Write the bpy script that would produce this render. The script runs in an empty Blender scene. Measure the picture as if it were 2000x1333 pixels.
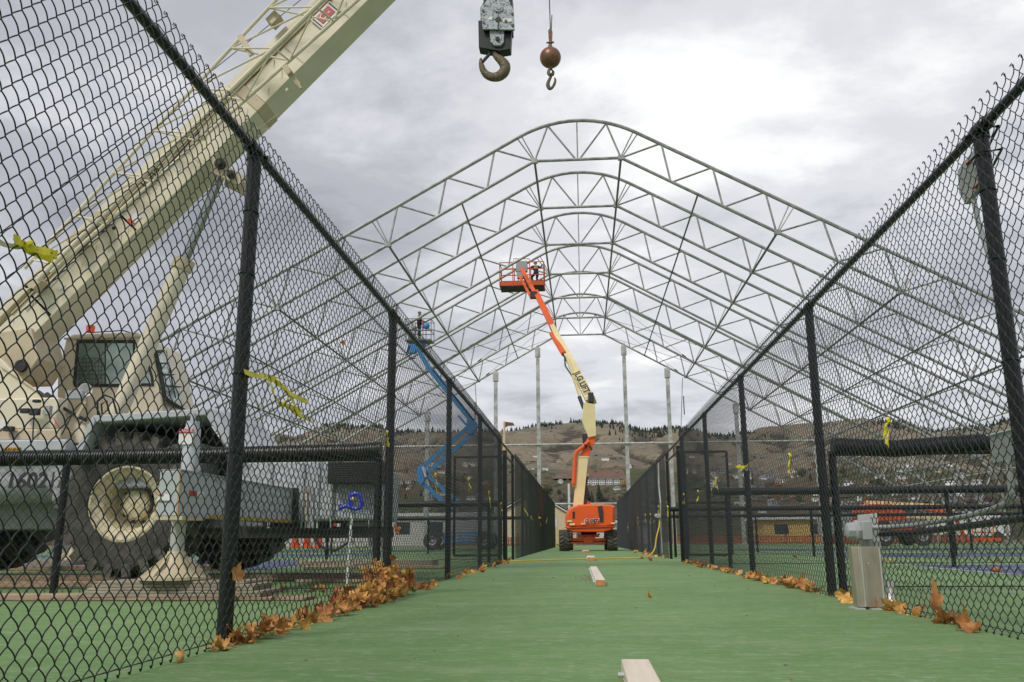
import bpy, math, random
import numpy as np
from mathutils import Vector, Matrix, noise
random.seed(7)
SC = bpy.context.scene
COL = SC.collection
V = Vector

# ------------------------------------------------------------------ camera
FPX = 1710.0                      # focal length in pixels of a 2000 px wide frame
PITCH, YAW, ROLL, EYE = 0.223, -0.078, -0.006, V((0, 0, 0.41))
cp, sp = math.cos(PITCH), math.sin(PITCH)
FWD = V((math.sin(YAW) * cp, math.cos(YAW) * cp, sp))
_r = V((math.cos(YAW), -math.sin(YAW), 0)); _u = _r.cross(FWD)
RGT = math.cos(ROLL) * _r + math.sin(ROLL) * _u
UPV = -math.sin(ROLL) * _r + math.cos(ROLL) * _u
cam_d = bpy.data.cameras.new('camera'); cam = bpy.data.objects.new('camera', cam_d); COL.objects.link(cam)
cam_d.sensor_width = 36; cam_d.lens = FPX / 2000 * 36; cam_d.clip_end = 6000; cam_d.clip_start = 0.05
cam.matrix_world = Matrix(((RGT.x, UPV.x, -FWD.x, EYE.x), (RGT.y, UPV.y, -FWD.y, EYE.y), (RGT.z, UPV.z, -FWD.z, EYE.z), (0, 0, 0, 1)))
SC.camera = cam
SC.render.resolution_x, SC.render.resolution_y = 1024, 682

def at(u, v, Y):
    """point of the plane y=Y seen at pixel (u, v) of the 2000 px photograph: a surveying aid"""
    d = FWD + RGT * ((u - 1000) / FPX) - UPV * ((v - 666.5) / FPX)
    return EYE + d * ((Y - EYE.y) / d.y)

# ------------------------------------------------------------------ world, sun, exposure
SUN_EL, SUN_AZ = math.radians(48), math.radians(212)      # azimuth clockwise from +Y
w = bpy.data.worlds.new("World"); SC.world = w; w.use_nodes = True
nt = w.node_tree; nt.nodes.clear()
def N(t, tree, **k):
    n = tree.nodes.new(t)
    for a, b in k.items(): setattr(n, a, b)
    return n
out = N('ShaderNodeOutputWorld', nt); bg = N('ShaderNodeBackground', nt); bg.inputs[1].default_value = 0.1
sky = N('ShaderNodeTexSky', nt); sky.sky_type = 'NISHITA'; sky.sun_disc = False; sky.sun_elevation = SUN_EL; sky.sun_rotation = SUN_AZ
tc = N('ShaderNodeTexCoord', nt)
sep = N('ShaderNodeSeparateXYZ', nt); nt.links.new(tc.outputs['Generated'], sep.inputs[0])
def math_n(tree, op, a, b=None, c=None, clamp=False):
    n = N('ShaderNodeMath', tree, operation=op, use_clamp=clamp)
    for i, x in enumerate((a, b, c)):
        if x is None: continue
        if isinstance(x, (int, float)): n.inputs[i].default_value = x
        else: tree.links.new(x, n.inputs[i])
    return n.outputs[0]
zz = math_n(nt, 'ADD', math_n(nt, 'MAXIMUM', sep.outputs[2], 0.0), 0.16)
comb = N('ShaderNodeCombineXYZ', nt)
nt.links.new(math_n(nt, 'DIVIDE', sep.outputs[0], zz), comb.inputs[0])
nt.links.new(math_n(nt, 'DIVIDE', sep.outputs[1], zz), comb.inputs[1])
def noise_w(scale, detail, rough, dist, off):
    m = N('ShaderNodeMapping', nt); m.inputs['Location'].default_value = off; m.inputs['Scale'].default_value = (1, 1.15, 1)
    m.inputs['Rotation'].default_value = (0, 0, 0.5)
    nt.links.new(comb.outputs[0], m.inputs[0])
    n = N('ShaderNodeTexNoise', nt); n.inputs['Scale'].default_value = scale; n.inputs['Detail'].default_value = detail
    n.inputs['Roughness'].default_value = rough; n.inputs['Distortion'].default_value = dist
    nt.links.new(m.outputs[0], n.inputs[0]); return n.outputs[0]
n1 = noise_w(0.75, 7, 0.52, 0.15, (3.1, 0.4, 0)); n2 = noise_w(2.1, 10, 0.6, 0.2, (1.0, 5.0, 2))
mix = math_n(nt, 'ADD', math_n(nt, 'MULTIPLY', n1, 0.55), math_n(nt, 'MULTIPLY', n2, 0.45))
# thin, bright cloud in the direction high above the far end of the corridor
dotn = N('ShaderNodeVectorMath', nt, operation='DOT_PRODUCT'); nt.links.new(tc.outputs['Generated'], dotn.inputs[0])
dotn.inputs[1].default_value = (at(1170, 250, 10) - EYE).normalized()
glow = math_n(nt, 'POWER', math_n(nt, 'MAXIMUM', dotn.outputs['Value'], 0.0), 14.0)
val = math_n(nt, 'ADD', mix, math_n(nt, 'MULTIPLY', glow, 0.125))
ramp = N('ShaderNodeValToRGB', nt); nt.links.new(val, ramp.inputs[0])
cr = ramp.color_ramp; cr.interpolation = 'EASE'
cr.elements[0].position = 0.36; cr.elements[0].color = (0.30, 0.31, 0.345, 1)
cr.elements[1].position = 0.70; cr.elements[1].color = (1.0, 1.0, 1.0, 1)
e = cr.elements.new(0.48); e.color = (0.48, 0.49, 0.535, 1)
e = cr.elements.new(0.60); e.color = (0.73, 0.74, 0.775, 1)
mulc = N('ShaderNodeMix', nt, data_type='RGBA', blend_type='MULTIPLY'); mulc.inputs[0].default_value = 1
nt.links.new(ramp.outputs[0], mulc.inputs[6]); mulc.inputs[7].default_value = (7.9, 7.9, 7.9, 1)
mx = N('ShaderNodeMix', nt, data_type='RGBA'); mx.inputs[0].default_value = 0.96
nt.links.new(sky.outputs[0], mx.inputs[6]); nt.links.new(mulc.outputs[2], mx.inputs[7])
nt.links.new(mx.outputs[2], bg.inputs[0]); nt.links.new(bg.outputs[0], out.inputs[0])
sl = bpy.data.lights.new('sun', 'SUN'); sl.energy = 1.5; sl.angle = math.radians(14); sl.color = (1, 0.95, 0.87)
so = bpy.data.objects.new('sun', sl); COL.objects.link(so)
sd = V((math.sin(SUN_AZ) * math.cos(SUN_EL), math.cos(SUN_AZ) * math.cos(SUN_EL), math.sin(SUN_EL)))
so.rotation_euler = sd.to_track_quat('Z', 'Y').to_euler(); so.location = (0, 0, 50)
vs = SC.view_settings; SC.display_settings.display_device = 'sRGB'
vs.view_transform = 'Standard'; vs.look = 'None'; vs.exposure = 0.42; vs.gamma = 1; vs.use_curve_mapping = False

# ------------------------------------------------------------------ materials
def mat(name, col, rough=0.6, metal=0.0, var=0.12, scale=4.0, bump=0.0, col2=None, wear=0.0, wearcol=(0.2, 0.12, 0.06), stretch=(1, 1, 1), detail=6, bscale=None, trans=0, objvar=0.0):
    m = bpy.data.materials.new(name); m.use_nodes = True; t = m.node_tree
    b = t.nodes['Principled BSDF']; b.inputs['Roughness'].default_value = rough; b.inputs['Metallic'].default_value = metal
    co = N('ShaderNodeTexCoord', t); mp = N('ShaderNodeMapping', t); mp.inputs['Scale'].default_value = stretch
    t.links.new(co.outputs['Object'], mp.inputs[0])
    n = N('ShaderNodeTexNoise', t); n.inputs['Scale'].default_value = scale; n.inputs['Detail'].default_value = detail; n.inputs['Roughness'].default_value = 0.6
    t.links.new(mp.outputs[0], n.inputs[0])
    r = N('ShaderNodeValToRGB', t); t.links.new(n.outputs[0], r.inputs[0])
    c2 = col2 or tuple(min(1, c * (1 + var)) for c in col); c1 = tuple(c * (1 - var) for c in col)
    r.color_ramp.elements[0].position = 0.32; r.color_ramp.elements[0].color = (*c1, 1)
    r.color_ramp.elements[1].position = 0.68; r.color_ramp.elements[1].color = (*c2, 1)
    cur = r.outputs[0]
    if wear > 0:
        n2 = N('ShaderNodeTexNoise', t); n2.inputs['Scale'].default_value = scale * 2.3; n2.inputs['Detail'].default_value = 9; n2.inputs['Roughness'].default_value = 0.7
        t.links.new(mp.outputs[0], n2.inputs[0])
        r2 = N('ShaderNodeValToRGB', t); t.links.new(n2.outputs[0], r2.inputs[0])
        r2.color_ramp.elements[0].position = 0.72 - wear * 0.3; r2.color_ramp.elements[0].color = (0, 0, 0, 1)
        r2.color_ramp.elements[1].position = 0.78 - wear * 0.28; r2.color_ramp.elements[1].color = (1, 1, 1, 1)
        x = N('ShaderNodeMix', t, data_type='RGBA'); t.links.new(r2.outputs[0], x.inputs[0]); t.links.new(cur, x.inputs[6]); x.inputs[7].default_value = (*wearcol, 1)
        cur = x.outputs[2]
    if objvar > 0:
        oi = N('ShaderNodeObjectInfo', t); hs = N('ShaderNodeHueSaturation', t)
        t.links.new(math_n(t, 'MULTIPLY_ADD', oi.outputs['Random'], objvar * 2, 1 - objvar), hs.inputs['Value'])
        t.links.new(math_n(t, 'MULTIPLY_ADD', oi.outputs['Random'], objvar * 0.12, 0.5 - objvar * 0.06), hs.inputs['Hue'])
        t.links.new(cur, hs.inputs['Color']); cur = hs.outputs[0]
    t.links.new(cur, b.inputs['Base Color'])
    if bump > 0:
        nb = N('ShaderNodeTexNoise', t); nb.inputs['Scale'].default_value = bscale or scale * 6; nb.inputs['Detail'].default_value = 6
        t.links.new(mp.outputs[0], nb.inputs[0])
        bp = N('ShaderNodeBump', t); bp.inputs['Strength'].default_value = bump; bp.inputs['Distance'].default_value = 0.02
        t.links.new(nb.outputs[0], bp.inputs['Height']); t.links.new(bp.outputs[0], b.inputs['Normal'])
    return m

def court_mat(name, base, light, dark):
    m = bpy.data.materials.new(name); m.use_nodes = True; t = m.node_tree; b = t.nodes['Principled BSDF']; b.inputs['Roughness'].default_value = 0.78
    b.inputs['Specular IOR Level'].default_value = 0.3
    co = N('ShaderNodeTexCoord', t)
    def nz(sc, st, det, p0, p1, rough=0.6):
        mp = N('ShaderNodeMapping', t); mp.inputs['Scale'].default_value = st; t.links.new(co.outputs['Object'], mp.inputs[0])
        n = N('ShaderNodeTexNoise', t); n.inputs['Scale'].default_value = sc; n.inputs['Detail'].default_value = det; n.inputs['Roughness'].default_value = rough
        t.links.new(mp.outputs[0], n.inputs[0])
        r = N('ShaderNodeMapRange', t); r.inputs[1].default_value = p0; r.inputs[2].default_value = p1; t.links.new(n.outputs[0], r.inputs[0]); return r.outputs[0]
    big = nz(0.55, (1, 1, 1), 5, 0.35, 0.68); streak = nz(2.2, (0.45, 2.4, 1), 8, 0.46, 0.66, 0.75); scr = nz(7.0, (0.5, 1.8, 1), 9, 0.54, 0.64, 0.8)
    grain = nz(150, (1, 1, 1), 4, 0.42, 0.66); patch = nz(1.3, (0.6, 1.2, 1), 7, 0.50, 0.70, 0.7)
    def mixc(f, a, bcol, k=1.0):
        x = N('ShaderNodeMix', t, data_type='RGBA'); t.links.new(math_n(t, 'MULTIPLY', f, k), x.inputs[0])
        if isinstance(a, tuple): x.inputs[6].default_value = (*a, 1)
        else: t.links.new(a, x.inputs[6])
        x.inputs[7].default_value = (*bcol, 1); return x.outputs[2]
    c = mixc(big, dark, base); c = mixc(streak, c, light, 0.32); c = mixc(patch, c, light, 0.35); c = mixc(scr, c, (0.52, 0.56, 0.43), 0.42)
    g = mixc(grain, c, tuple(x * 0.5 for x in base), 0.42)
    fleck = nz(26, (0.5, 1.3, 1), 6, 0.53, 0.62, 0.8); g = mixc(fleck, g, (0.50, 0.55, 0.42), 0.4); dk = nz(21, (0.6, 1.2, 1), 5, 0.57, 0.66, 0.75); g = mixc(dk, g, tuple(x * .45 for x in base), 0.45); mot = nz(4.5, (1, 1.4, 1), 8, 0.40, 0.62, 0.7); g = mixc(mot, g, tuple(x * .72 for x in base), 0.32)
    t.links.new(g, b.inputs['Base Color'])
    bp = N('ShaderNodeBump', t); bp.inputs['Strength'].default_value = 0.45; bp.inputs['Distance'].default_value = 0.002
    t.links.new(grain, bp.inputs['Height']); t.links.new(bp.outputs[0], b.inputs['Normal'])
    return m

M = {}
M['court'] = court_mat('green_acrylic', (0.178, 0.315, 0.108), (0.345, 0.425, 0.245), (0.130, 0.245, 0.080))
M['blue_court'] = court_mat('blue_acrylic', (0.085, 0.12, 0.23), (0.17, 0.20, 0.29), (0.06, 0.09, 0.19))
M['line'] = mat('white_line_paint', (0.72, 0.72, 0.70), 0.8)
M['black'] = mat('black_vinyl', (0.007, 0.009, 0.009), 0.27, var=0.3, scale=30)
M['wire'] = mat('black_vinyl_wire', (0.014, 0.018, 0.020), 0.32, var=0.2, scale=40)
M['pipe'] = mat('black_corrugated_plastic', (0.018, 0.02, 0.02), 0.42, var=0.3, scale=14)
M['rusty'] = mat('bare_rusty_rail', (0.16, 0.075, 0.04), 0.7, var=0.4, scale=20, bump=0.3)
M['galv'] = mat('galvanised_steel', (0.47, 0.475, 0.46), 0.5, 0.35, var=0.35, scale=3.5, wear=0.25, wearcol=(0.22, 0.20, 0.16))
M['truss'] = mat('truss_galvanised', (0.33, 0.335, 0.325), 0.55, 0.3, var=0.35, scale=3.5, wear=0.25, wearcol=(0.20, 0.18, 0.15))
M['galv_dark'] = mat('weathered_galvanised', (0.20, 0.203, 0.195), 0.55, 0.3, var=0.35, scale=2)
M['alu'] = mat('brushed_aluminium', (0.44, 0.40, 0.32), 0.38, 0.6, var=0.16, scale=6, stretch=(3, 3, 1), wear=0.12, wearcol=(0.75, 0.7, 0.6))
M['alu_plate'] = mat('milled_aluminium', (0.60, 0.60, 0.58), 0.4, 0.35, var=0.15, scale=9)
M['greyplastic'] = mat('grey_plastic', (0.36, 0.37, 0.38), 0.5, var=0.1)
M['conduit'] = mat('grey_conduit', (0.34, 0.36, 0.35), 0.45, var=0.12, scale=9)
M['cream'] = mat('crane_beige_paint', (0.74, 0.675, 0.52), 0.42, var=0.07, scale=2.4, wear=0.17, wearcol=(0.40, 0.31, 0.19), bump=0.05, bscale=30)
M['cream_dirty'] = mat('crane_beige_rusty_paint', (0.56, 0.48, 0.33), 0.5, var=0.1, scale=4, wear=0.3, wearcol=(0.25, 0.14, 0.06))
M['rim'] = mat('rim_cream_paint', (0.60, 0.53, 0.36), 0.5, var=0.1, scale=5, wear=0.25, wearcol=(0.30, 0.22, 0.09))
M['crane_grey'] = mat('carrier_grey_paint', (0.36, 0.37, 0.39), 0.48, var=0.1, scale=3, wear=0.16, wearcol=(0.10, 0.09, 0.08), bump=0.05, bscale=25)
M['crane_lgrey'] = mat('carrier_light_grey_paint', (0.47, 0.49, 0.52), 0.48, var=0.08, scale=3, wear=0.14, wearcol=(0.15, 0.12, 0.10))
M['under'] = mat('dark_greasy_underframe', (0.03, 0.03, 0.028), 0.7, var=0.4, scale=8)
M['tyre'] = mat('dusty_tyre_rubber', (0.045, 0.044, 0.04), 0.85, var=0.25, scale=6, col2=(0.10, 0.094, 0.08), bump=0.25, bscale=40)
M['tread'] = mat('dusty_tread_rubber', (0.07, 0.066, 0.055), 0.9, var=0.25, scale=5, col2=(0.17, 0.16, 0.13), bump=0.3, bscale=30)
M['rust_stain'] = mat('rust_stain', (0.40, 0.27, 0.14), 0.7, var=0.3, scale=30)
M['chrome'] = mat('chrome_rod', (0.38, 0.40, 0.40), 0.18, 0.9, var=0.15)
M['hazard'] = mat('yellow_hazard_paint', (0.62, 0.36, 0.02), 0.6, var=0.2, scale=20, wear=0.35, wearcol=(0.16, 0.09, 0.03))
M['red'] = mat('red_sticker', (0.55, 0.03, 0.03), 0.5); M['white'] = mat('white_paint', (0.75, 0.75, 0.73), 0.5, var=0.06)
M['blacktxt'] = mat('black_lettering', (0.01, 0.01, 0.012), 0.5); M['redboard'] = mat('red_signboard', (0.50, 0.045, 0.05), 0.45)
M['beacon'] = mat('orange_beacon_lens', (0.75, 0.08, 0.01), 0.25)
M['glass'] = mat('cab_glass', (0.10, 0.15, 0.13), 0.06, 0.0, var=0.35, scale=1.5, col2=(0.30, 0.40, 0.36))
M['frontglass'] = mat('windshield_glass', (0.30, 0.42, 0.40), 0.05, 0.0, var=0.3, scale=2.5, col2=(0.6, 0.74, 0.70))
M['wood'] = mat('weathered_plank', (0.42, 0.31, 0.20), 0.85, var=0.3, scale=3, stretch=(1, 8, 8), bump=0.3, objvar=0.25)
M['woodend'] = mat('stained_plank_edge', (0.50, 0.20, 0.05), 0.8, var=0.2, scale=10)
M['pine'] = mat('fresh_pine', (0.72, 0.64, 0.52), 0.75, var=0.12, scale=2.2, stretch=(9, 0.7, 9), bump=0.12, wear=0.06, wearcol=(0.4, 0.22, 0.1))
M['pineend'] = mat('pine_end_grain', (0.56, 0.25, 0.08), 0.8, var=0.3, scale=14)
M['mat'] = mat('crane_mat_timber', (0.33, 0.29, 0.22), 0.9, var=0.3, scale=4, stretch=(1, 8, 8), bump=0.4)
M['orange'] = mat('orange_paint', (0.80, 0.115, 0.015), 0.35, var=0.06, scale=2.2, wear=0.05, wearcol=(0.3, 0.08, 0.03))
M['orange_dull'] = mat('orange_dull_paint', (0.62, 0.11, 0.03), 0.5, var=0.15, scale=4, wear=0.2, wearcol=(0.12, 0.06, 0.04))
M['lcream'] = mat('lift_cream_paint', (0.78, 0.67, 0.36), 0.42, var=0.06, scale=2.5, wear=0.06, wearcol=(0.4, 0.3, 0.12))
M['blue'] = mat('lift_blue_paint', (0.06, 0.29, 0.62), 0.42, var=0.15, scale=3, wear=0.08, wearcol=(0.3, 0.4, 0.5))
M['brightblue'] = mat('bright_blue_plastic', (0.015, 0.05, 0.62), 0.35, var=0.1)
M['darkmetal'] = mat('dark_metal', (0.05, 0.05, 0.05), 0.5, 0.3, var=0.3)
M['hookgrey'] = mat('chipped_grey_green_paint', (0.40, 0.44, 0.48), 0.55, 0.1, var=0.25, scale=13, wear=0.66, wearcol=(0.025, 0.035, 0.03), bump=0.3)
M['hookdark'] = mat('greasy_dark_green', (0.010, 0.015, 0.012), 0.45, 0.2, var=0.5, scale=6)
M['hookrust'] = mat('rusted_forged_hook', (0.15, 0.12, 0.075), 0.6, 0.25, var=0.4, scale=20, wear=0.55, wearcol=(0.34, 0.31, 0.24), bump=0.5)
M['ball'] = mat('red_worn_ball', (0.20, 0.11, 0.065), 0.36, 0.3, var=0.4, scale=9, wear=0.56, wearcol=(0.50, 0.05, 0.03), bump=0.2)
M['rope'] = mat('steel_rope', (0.05, 0.045, 0.04), 0.6, 0.3)
M['tape'] = mat('yellow_caution_tape', (0.78, 0.68, 0.02), 0.45, var=0.1, scale=14, wear=0.52, wearcol=(0.06, 0.055, 0.02))
M['tapewhite'] = mat('faded_tape_tail', (0.6, 0.6, 0.48), 0.5)
M['cord'] = mat('yellow_cord', (0.72, 0.50, 0.03), 0.5)
M['leaf'] = mat('dry_maple_leaf', (0.52, 0.20, 0.045), 0.6, var=0.35, scale=16, col2=(0.76, 0.40, 0.13), wear=0.22, wearcol=(0.24, 0.12, 0.05), objvar=0.28, bump=0.4, bscale=60)
M['leafback'] = M['leaf']
M['skin'] = mat('skin', (0.45, 0.27, 0.19), 0.6)
M['navy'] = mat('dark_work_clothes', (0.025, 0.03, 0.04), 0.85); M['hiviz'] = mat('yellow_reflective_stripe', (0.55, 0.62, 0.04), 0.6)
M['helmet'] = mat('pale_hard_hat', (0.42, 0.44, 0.46), 0.35); M['boot'] = mat('dark_boot', (0.03, 0.025, 0.02), 0.7)
M['hill'] = None
M['stucco'] = mat('cream_stucco', (0.60, 0.50, 0.33), 0.85, var=0.06); M['roofgrey'] = mat('pale_roof_fascia', (0.62, 0.63, 0.66), 0.6)
M['yellowwall'] = mat('yellow_wall', (0.55, 0.40, 0.13), 0.85); M['greysteel'] = mat('dark_green_shed', (0.20, 0.21, 0.20), 0.8)
M['whitewall'] = mat('white_wall', (0.58, 0.58, 0.56), 0.85, var=0.12); M['net'] = mat('orange_safety_mesh', (0.42, 0.10, 0.04), 0.7, var=0.3, scale=2)
M['hw'] = [mat('house_wall_' + n, c, 0.85, objvar=0.2) for n, c in (('white', (0.75, 0.74, 0.71)), ('tan', (0.55, 0.46, 0.34)), ('grey', (0.27, 0.28, 0.29)), ('brown', (0.22, 0.14, 0.10)))]
M['hr'] = [mat('house_roof_' + n, c, 0.85, objvar=0.25) for n, c in (('grey', (0.20, 0.20, 0.21)), ('brown', (0.20, 0.13, 0.10)), ('pale', (0.48, 0.48, 0.49)))]
M['window'] = mat('dark_window_pane', (0.04, 0.05, 0.06), 0.15)
M['needles'] = mat('pine_needles', (0.022, 0.034, 0.022), 0.9, var=0.4, scale=0.5, objvar=0.3)
M['bark'] = mat('bark', (0.12, 0.09, 0.07), 0.9)
M['fol'] = [mat('foliage_' + n, c, 0.9, var=0.35, scale=0.5, objvar=0.25) for n, c in (('green', (0.06, 0.085, 0.035)), ('ochre', (0.30, 0.17, 0.035)), ('bare', (0.19, 0.15, 0.125)))]

# ------------------------------------------------------------------ building helpers
OFF = {}
def tag(o, label=None, cat=None, group=None, kind=None):
    if label: o['label'] = label
    if cat: o['category'] = cat
    if group: o['group'] = group
    if kind: o['kind'] = kind
    return o
def thing(name, label, cat, loc, group=None):
    o = bpy.data.objects.new(name, None); o.empty_display_size = 0.2; COL.objects.link(o); o.location = loc
    OFF[o.name] = V(loc); return tag(o, label, cat, group)
def frame(d, up=V((0, 0, 1))):
    d = d.normalized()
    if abs(d.dot(up)) > 0.98: up = V((0, 1, 0)) if abs(d.y) < 0.9 else V((1, 0, 0))
    a = d.cross(up).normalized(); b = a.cross(d).normalized(); return d, a, b
class MB:
    def __init__(s): s.v = []; s.f = []; s.mi = []; s.cm = 0
    def mat(s, i): s.cm = i; return s
    def add(s, vs, fs):
        k = len(s.v); s.v += [tuple(x) for x in vs]
        for f in fs: s.f.append(tuple(i + k for i in f)); s.mi.append(s.cm)
        return s
    def hexa(s, p):   # 8 corners: bottom 4, top 4
        return s.add(p, [(3, 2, 1, 0), (4, 5, 6, 7), (0, 1, 5, 4), (1, 2, 6, 5), (2, 3, 7, 6), (3, 0, 4, 7)])
    def box(s, c, size, ax=None):
        c = V(c); X, Y, Z = ax or (V((1, 0, 0)), V((0, 1, 0)), V((0, 0, 1))); a, b, h = [x / 2 for x in size]
        return s.hexa([c + X * (i * a) + Y * (j * b) + Z * (k * h) for k in (-1, 1) for i, j in ((-1, -1), (1, -1), (1, 1), (-1, 1))])
    def mm(s, lo, hi):
        lo, hi = V(lo), V(hi); return s.box((lo + hi) / 2, [abs(x) for x in (hi - lo)])
    def beam(s, p, q, wd, ht, up=V((0, 0, 1)), wd2=None, ht2=None):
        p, q = V(p), V(q); d, a, b = frame(q - p, up); w2 = wd2 or wd; h2 = ht2 or ht
        f = lambda c, w_, h_: [c + a * (i * w_ / 2) + b * (j * h_ / 2) for i, j in ((-1, -1), (1, -1), (1, 1), (-1, 1))]
        return s.hexa(f(p, wd, ht) + f(q, w2, h2)) if True else s
    def ring_path(s, pts, rs, n, cap=True):
        pts = [V(p) for p in pts]; m = len(pts); vs = []; a = None
        for i, p in enumerate(pts):
            d = (pts[min(i + 1, m - 1)] - pts[max(i - 1, 0)])
            if d.length < 1e-9: d = V((0, 0, 1))
            d.normalize()
            if a is None: _, a, b = frame(d)
            else:
                a = (a - d * a.dot(d))
                if a.length < 1e-6: _, a, b = frame(d)
                a.normalize(); b = d.cross(a)
            b = d.cross(a); r = rs[i] if isinstance(rs, (list, tuple)) else rs
            for k in range(n):
                t = 2 * math.pi * k / n; vs.append(p + a * (r * math.cos(t)) + b * (r * math.sin(t)))
        fs = [(i * n + k, i * n + (k + 1) % n, (i + 1) * n + (k + 1) % n, (i + 1) * n + k) for i in range(m - 1) for k in range(n)]
        if cap: fs += [tuple(range(n))[::-1], tuple((m - 1) * n + k for k in range(n))]
        return s.add(vs, fs)
    def tube(s, p, q, r, n=8, r2=None): return s.ring_path([p, q], [r, r2 if r2 is not None else r], n)
    def path(s, pts, r, n=6): return s.ring_path(pts, r, n)
    def lathe(s, prof, c, axis, n=24, up=V((0, 0, 1))):
        c = V(c); d, a, b = frame(V(axis), up); vs = []
        for r, h in prof:
            for k in range(n):
                t = 2 * math.pi * k / n; vs.append(c + d * h + (a * math.cos(t) + b * math.sin(t)) * max(r, 1e-4))
        m = len(prof)
        return s.add(vs, [(i * n + k, i * n + (k + 1) % n, (i + 1) * n + (k + 1) % n, (i + 1) * n + k) for i in range(m - 1) for k in range(n)])
    def prism(s, poly, vec):
        poly = [V(p) for p in poly]; vec = V(vec); n = len(poly)
        return s.add(poly + [p + vec for p in poly], [tuple(range(n))[::-1], tuple(range(n, 2 * n))] + [(i, (i + 1) % n, n + (i + 1) % n, n + i) for i in range(n)])
    def sphere(s, c, r, n=16, m=10, sz=1.0):
        return s.lathe([(r * math.sin(math.pi * i / m), -r * sz * math.cos(math.pi * i / m)) for i in range(m + 1)], c, (0, 0, 1), n, V((0, 1, 0)))
    def build(s, name, mats, parent=None, smooth=True, bevel=0, loc=None, label=None):
        off = OFF[parent.name] if parent is not None else V(loc or (0, 0, 0))
        me = bpy.data.meshes.new(name)
        me.from_pydata([tuple(V(p) - off) for p in s.v], [], s.f); 
        ml = mats if isinstance(mats, (list, tuple)) else [mats]
        for m in ml: me.materials.append(M[m] if isinstance(m, str) else m)
        if len(ml) > 1: me.polygons.foreach_set('material_index', s.mi)
        if smooth:
            me.shade_smooth(); me.set_sharp_from_angle(angle=math.radians(35))
        me.update()
        o = bpy.data.objects.new(name, me); COL.objects.link(o)
        if parent is not None: o.parent = parent
        else: o.location = off
        OFF[o.name] = off
        if bevel:
            bm_ = o.modifiers.new('bevel', 'BEVEL'); bm_.width = bevel; bm_.segments = 2; bm_.limit_method = 'ANGLE'
        if label: o['label'] = label
        return o
def copy_thing(root, loc, label=None, group=None, rotz=None):
    r = root.copy(); COL.objects.link(r); r.location = loc
    if rotz is not None: r.rotation_euler = (0, 0, rotz)
    if label: r['label'] = label
    if group: r['group'] = group
    for ch in root.children:
        c = ch.copy(); COL.objects.link(c); c.parent = r
        for g in ch.children:
            d = g.copy(); COL.objects.link(d); d.parent = c
    return r
def text(body, size, org, xd, up, m, parent, name='lettering', bold=0.0, shear=0.0, squeeze=1.0):
    cu = bpy.data.curves.new('txt', 'FONT'); cu.body = body; cu.size = 1; cu.align_x = 'CENTER'; cu.align_y = 'CENTER'; cu.extrude = 0.008; cu.offset = bold; cu.shear = shear; cu.resolution_u = 3
    t = bpy.data.objects.new('txt', cu); COL.objects.link(t)
    dg = bpy.context.evaluated_depsgraph_get(); me = bpy.data.meshes.new_from_object(t.evaluated_get(dg))
    bpy.data.objects.remove(t); me.name = name
    xd = V(xd).normalized(); up = V(up); up = (up - xd * up.dot(xd)).normalized(); z = xd.cross(up); off = OFF[parent.name]
    mw = Matrix(((xd.x * size * squeeze, up.x * size, z.x * size, org[0] - off.x), (xd.y * size * squeeze, up.y * size, z.y * size, org[1] - off.y), (xd.z * size * squeeze, up.z * size, z.z * size, org[2] - off.z), (0, 0, 0, 1)))
    me.transform(mw); me.materials.clear(); me.materials.append(M[m])
    o = bpy.data.objects.new(name, me); COL.objects.link(o); o.parent = parent; return o
def np_mesh(name, verts, faces, m):
    me = bpy.data.meshes.new(name); nf, k = faces.shape
    me.vertices.add(len(verts)); me.vertices.foreach_set('co', verts.astype(np.float32).ravel())
    me.loops.add(nf * k); me.loops.foreach_set('vertex_index', faces.astype(np.int32).ravel())
    me.polygons.add(nf); me.polygons.foreach_set('loop_start', np.arange(0, nf * k, k, dtype=np.int32))
    me.update(); me.validate(); me.shade_smooth(); me.materials.append(M[m] if isinstance(m, str) else m); return me

# ------------------------------------------------------------------ the setting: ground, courts, hills
def sheet(name, x0, x1, y0, y1, z, m, nx=1, ny=1):
    b = MB(); b.add([(x0 + (x1 - x0) * i / nx, y0 + (y1 - y0) * j / ny, z) for j in range(ny + 1) for i in range(nx + 1)],
                    [(j * (nx + 1) + i, j * (nx + 1) + i + 1, (j + 1) * (nx + 1) + i + 1, (j + 1) * (nx + 1) + i) for j in range(ny) for i in range(nx)])
    return tag(b.build(name, m, smooth=False), kind='structure')
M['grass'] = mat('dry_grass_and_gravel', (0.20, 0.17, 0.10), 0.95, var=0.3, scale=0.06, col2=(0.15, 0.17, 0.07), detail=10, bump=0.3, bscale=0.5)
sheet('ground', -4000, 4000, -4000, 4000, -0.06, M['grass'])
sheet('court_surface', -28, 28, -12, 62, 0.0, M['court'])
def blue(name, x0, x1, y0, y1): sheet(name, x0, x1, y0, y1, 0.004, M['blue_court'])
blue('blue_court', 4.7, 20.0, 10.35, 14.05); blue('blue_court', 5.5, 21, 19.5, 23.5); blue('blue_court', 5.5, 21, 30, 36)
blue('blue_court', -21, -4.6, 13.0, 18.6); blue('blue_court', -21, -5.6, 23, 28); blue('blue_court', -21, -6.0, 9.4, 10.6); blue('blue_court', -21, -5.6, 33, 38)
def line(x0, x1, y0, y1): sheet('court_line', x0, x1, y0, y1, 0.008, M['line'])
line(4.65, 4.70, 10.30, 14.05); line(4.65, 20, 10.28, 10.33); line(4.65, 20, 14.05, 14.10); line(4.6, 20, 12.15, 12.20); line(5.5, 21, 19.45, 19.5); line(5.45, 5.5, 19.45, 23.5)
line(-21, -4.6, 12.95, 13.0); line(-21, -4.6, 18.6, 18.65); line(-4.65, -4.6, 13, 18.6); line(-21, -5.6, 22.95, 23.0)

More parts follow.
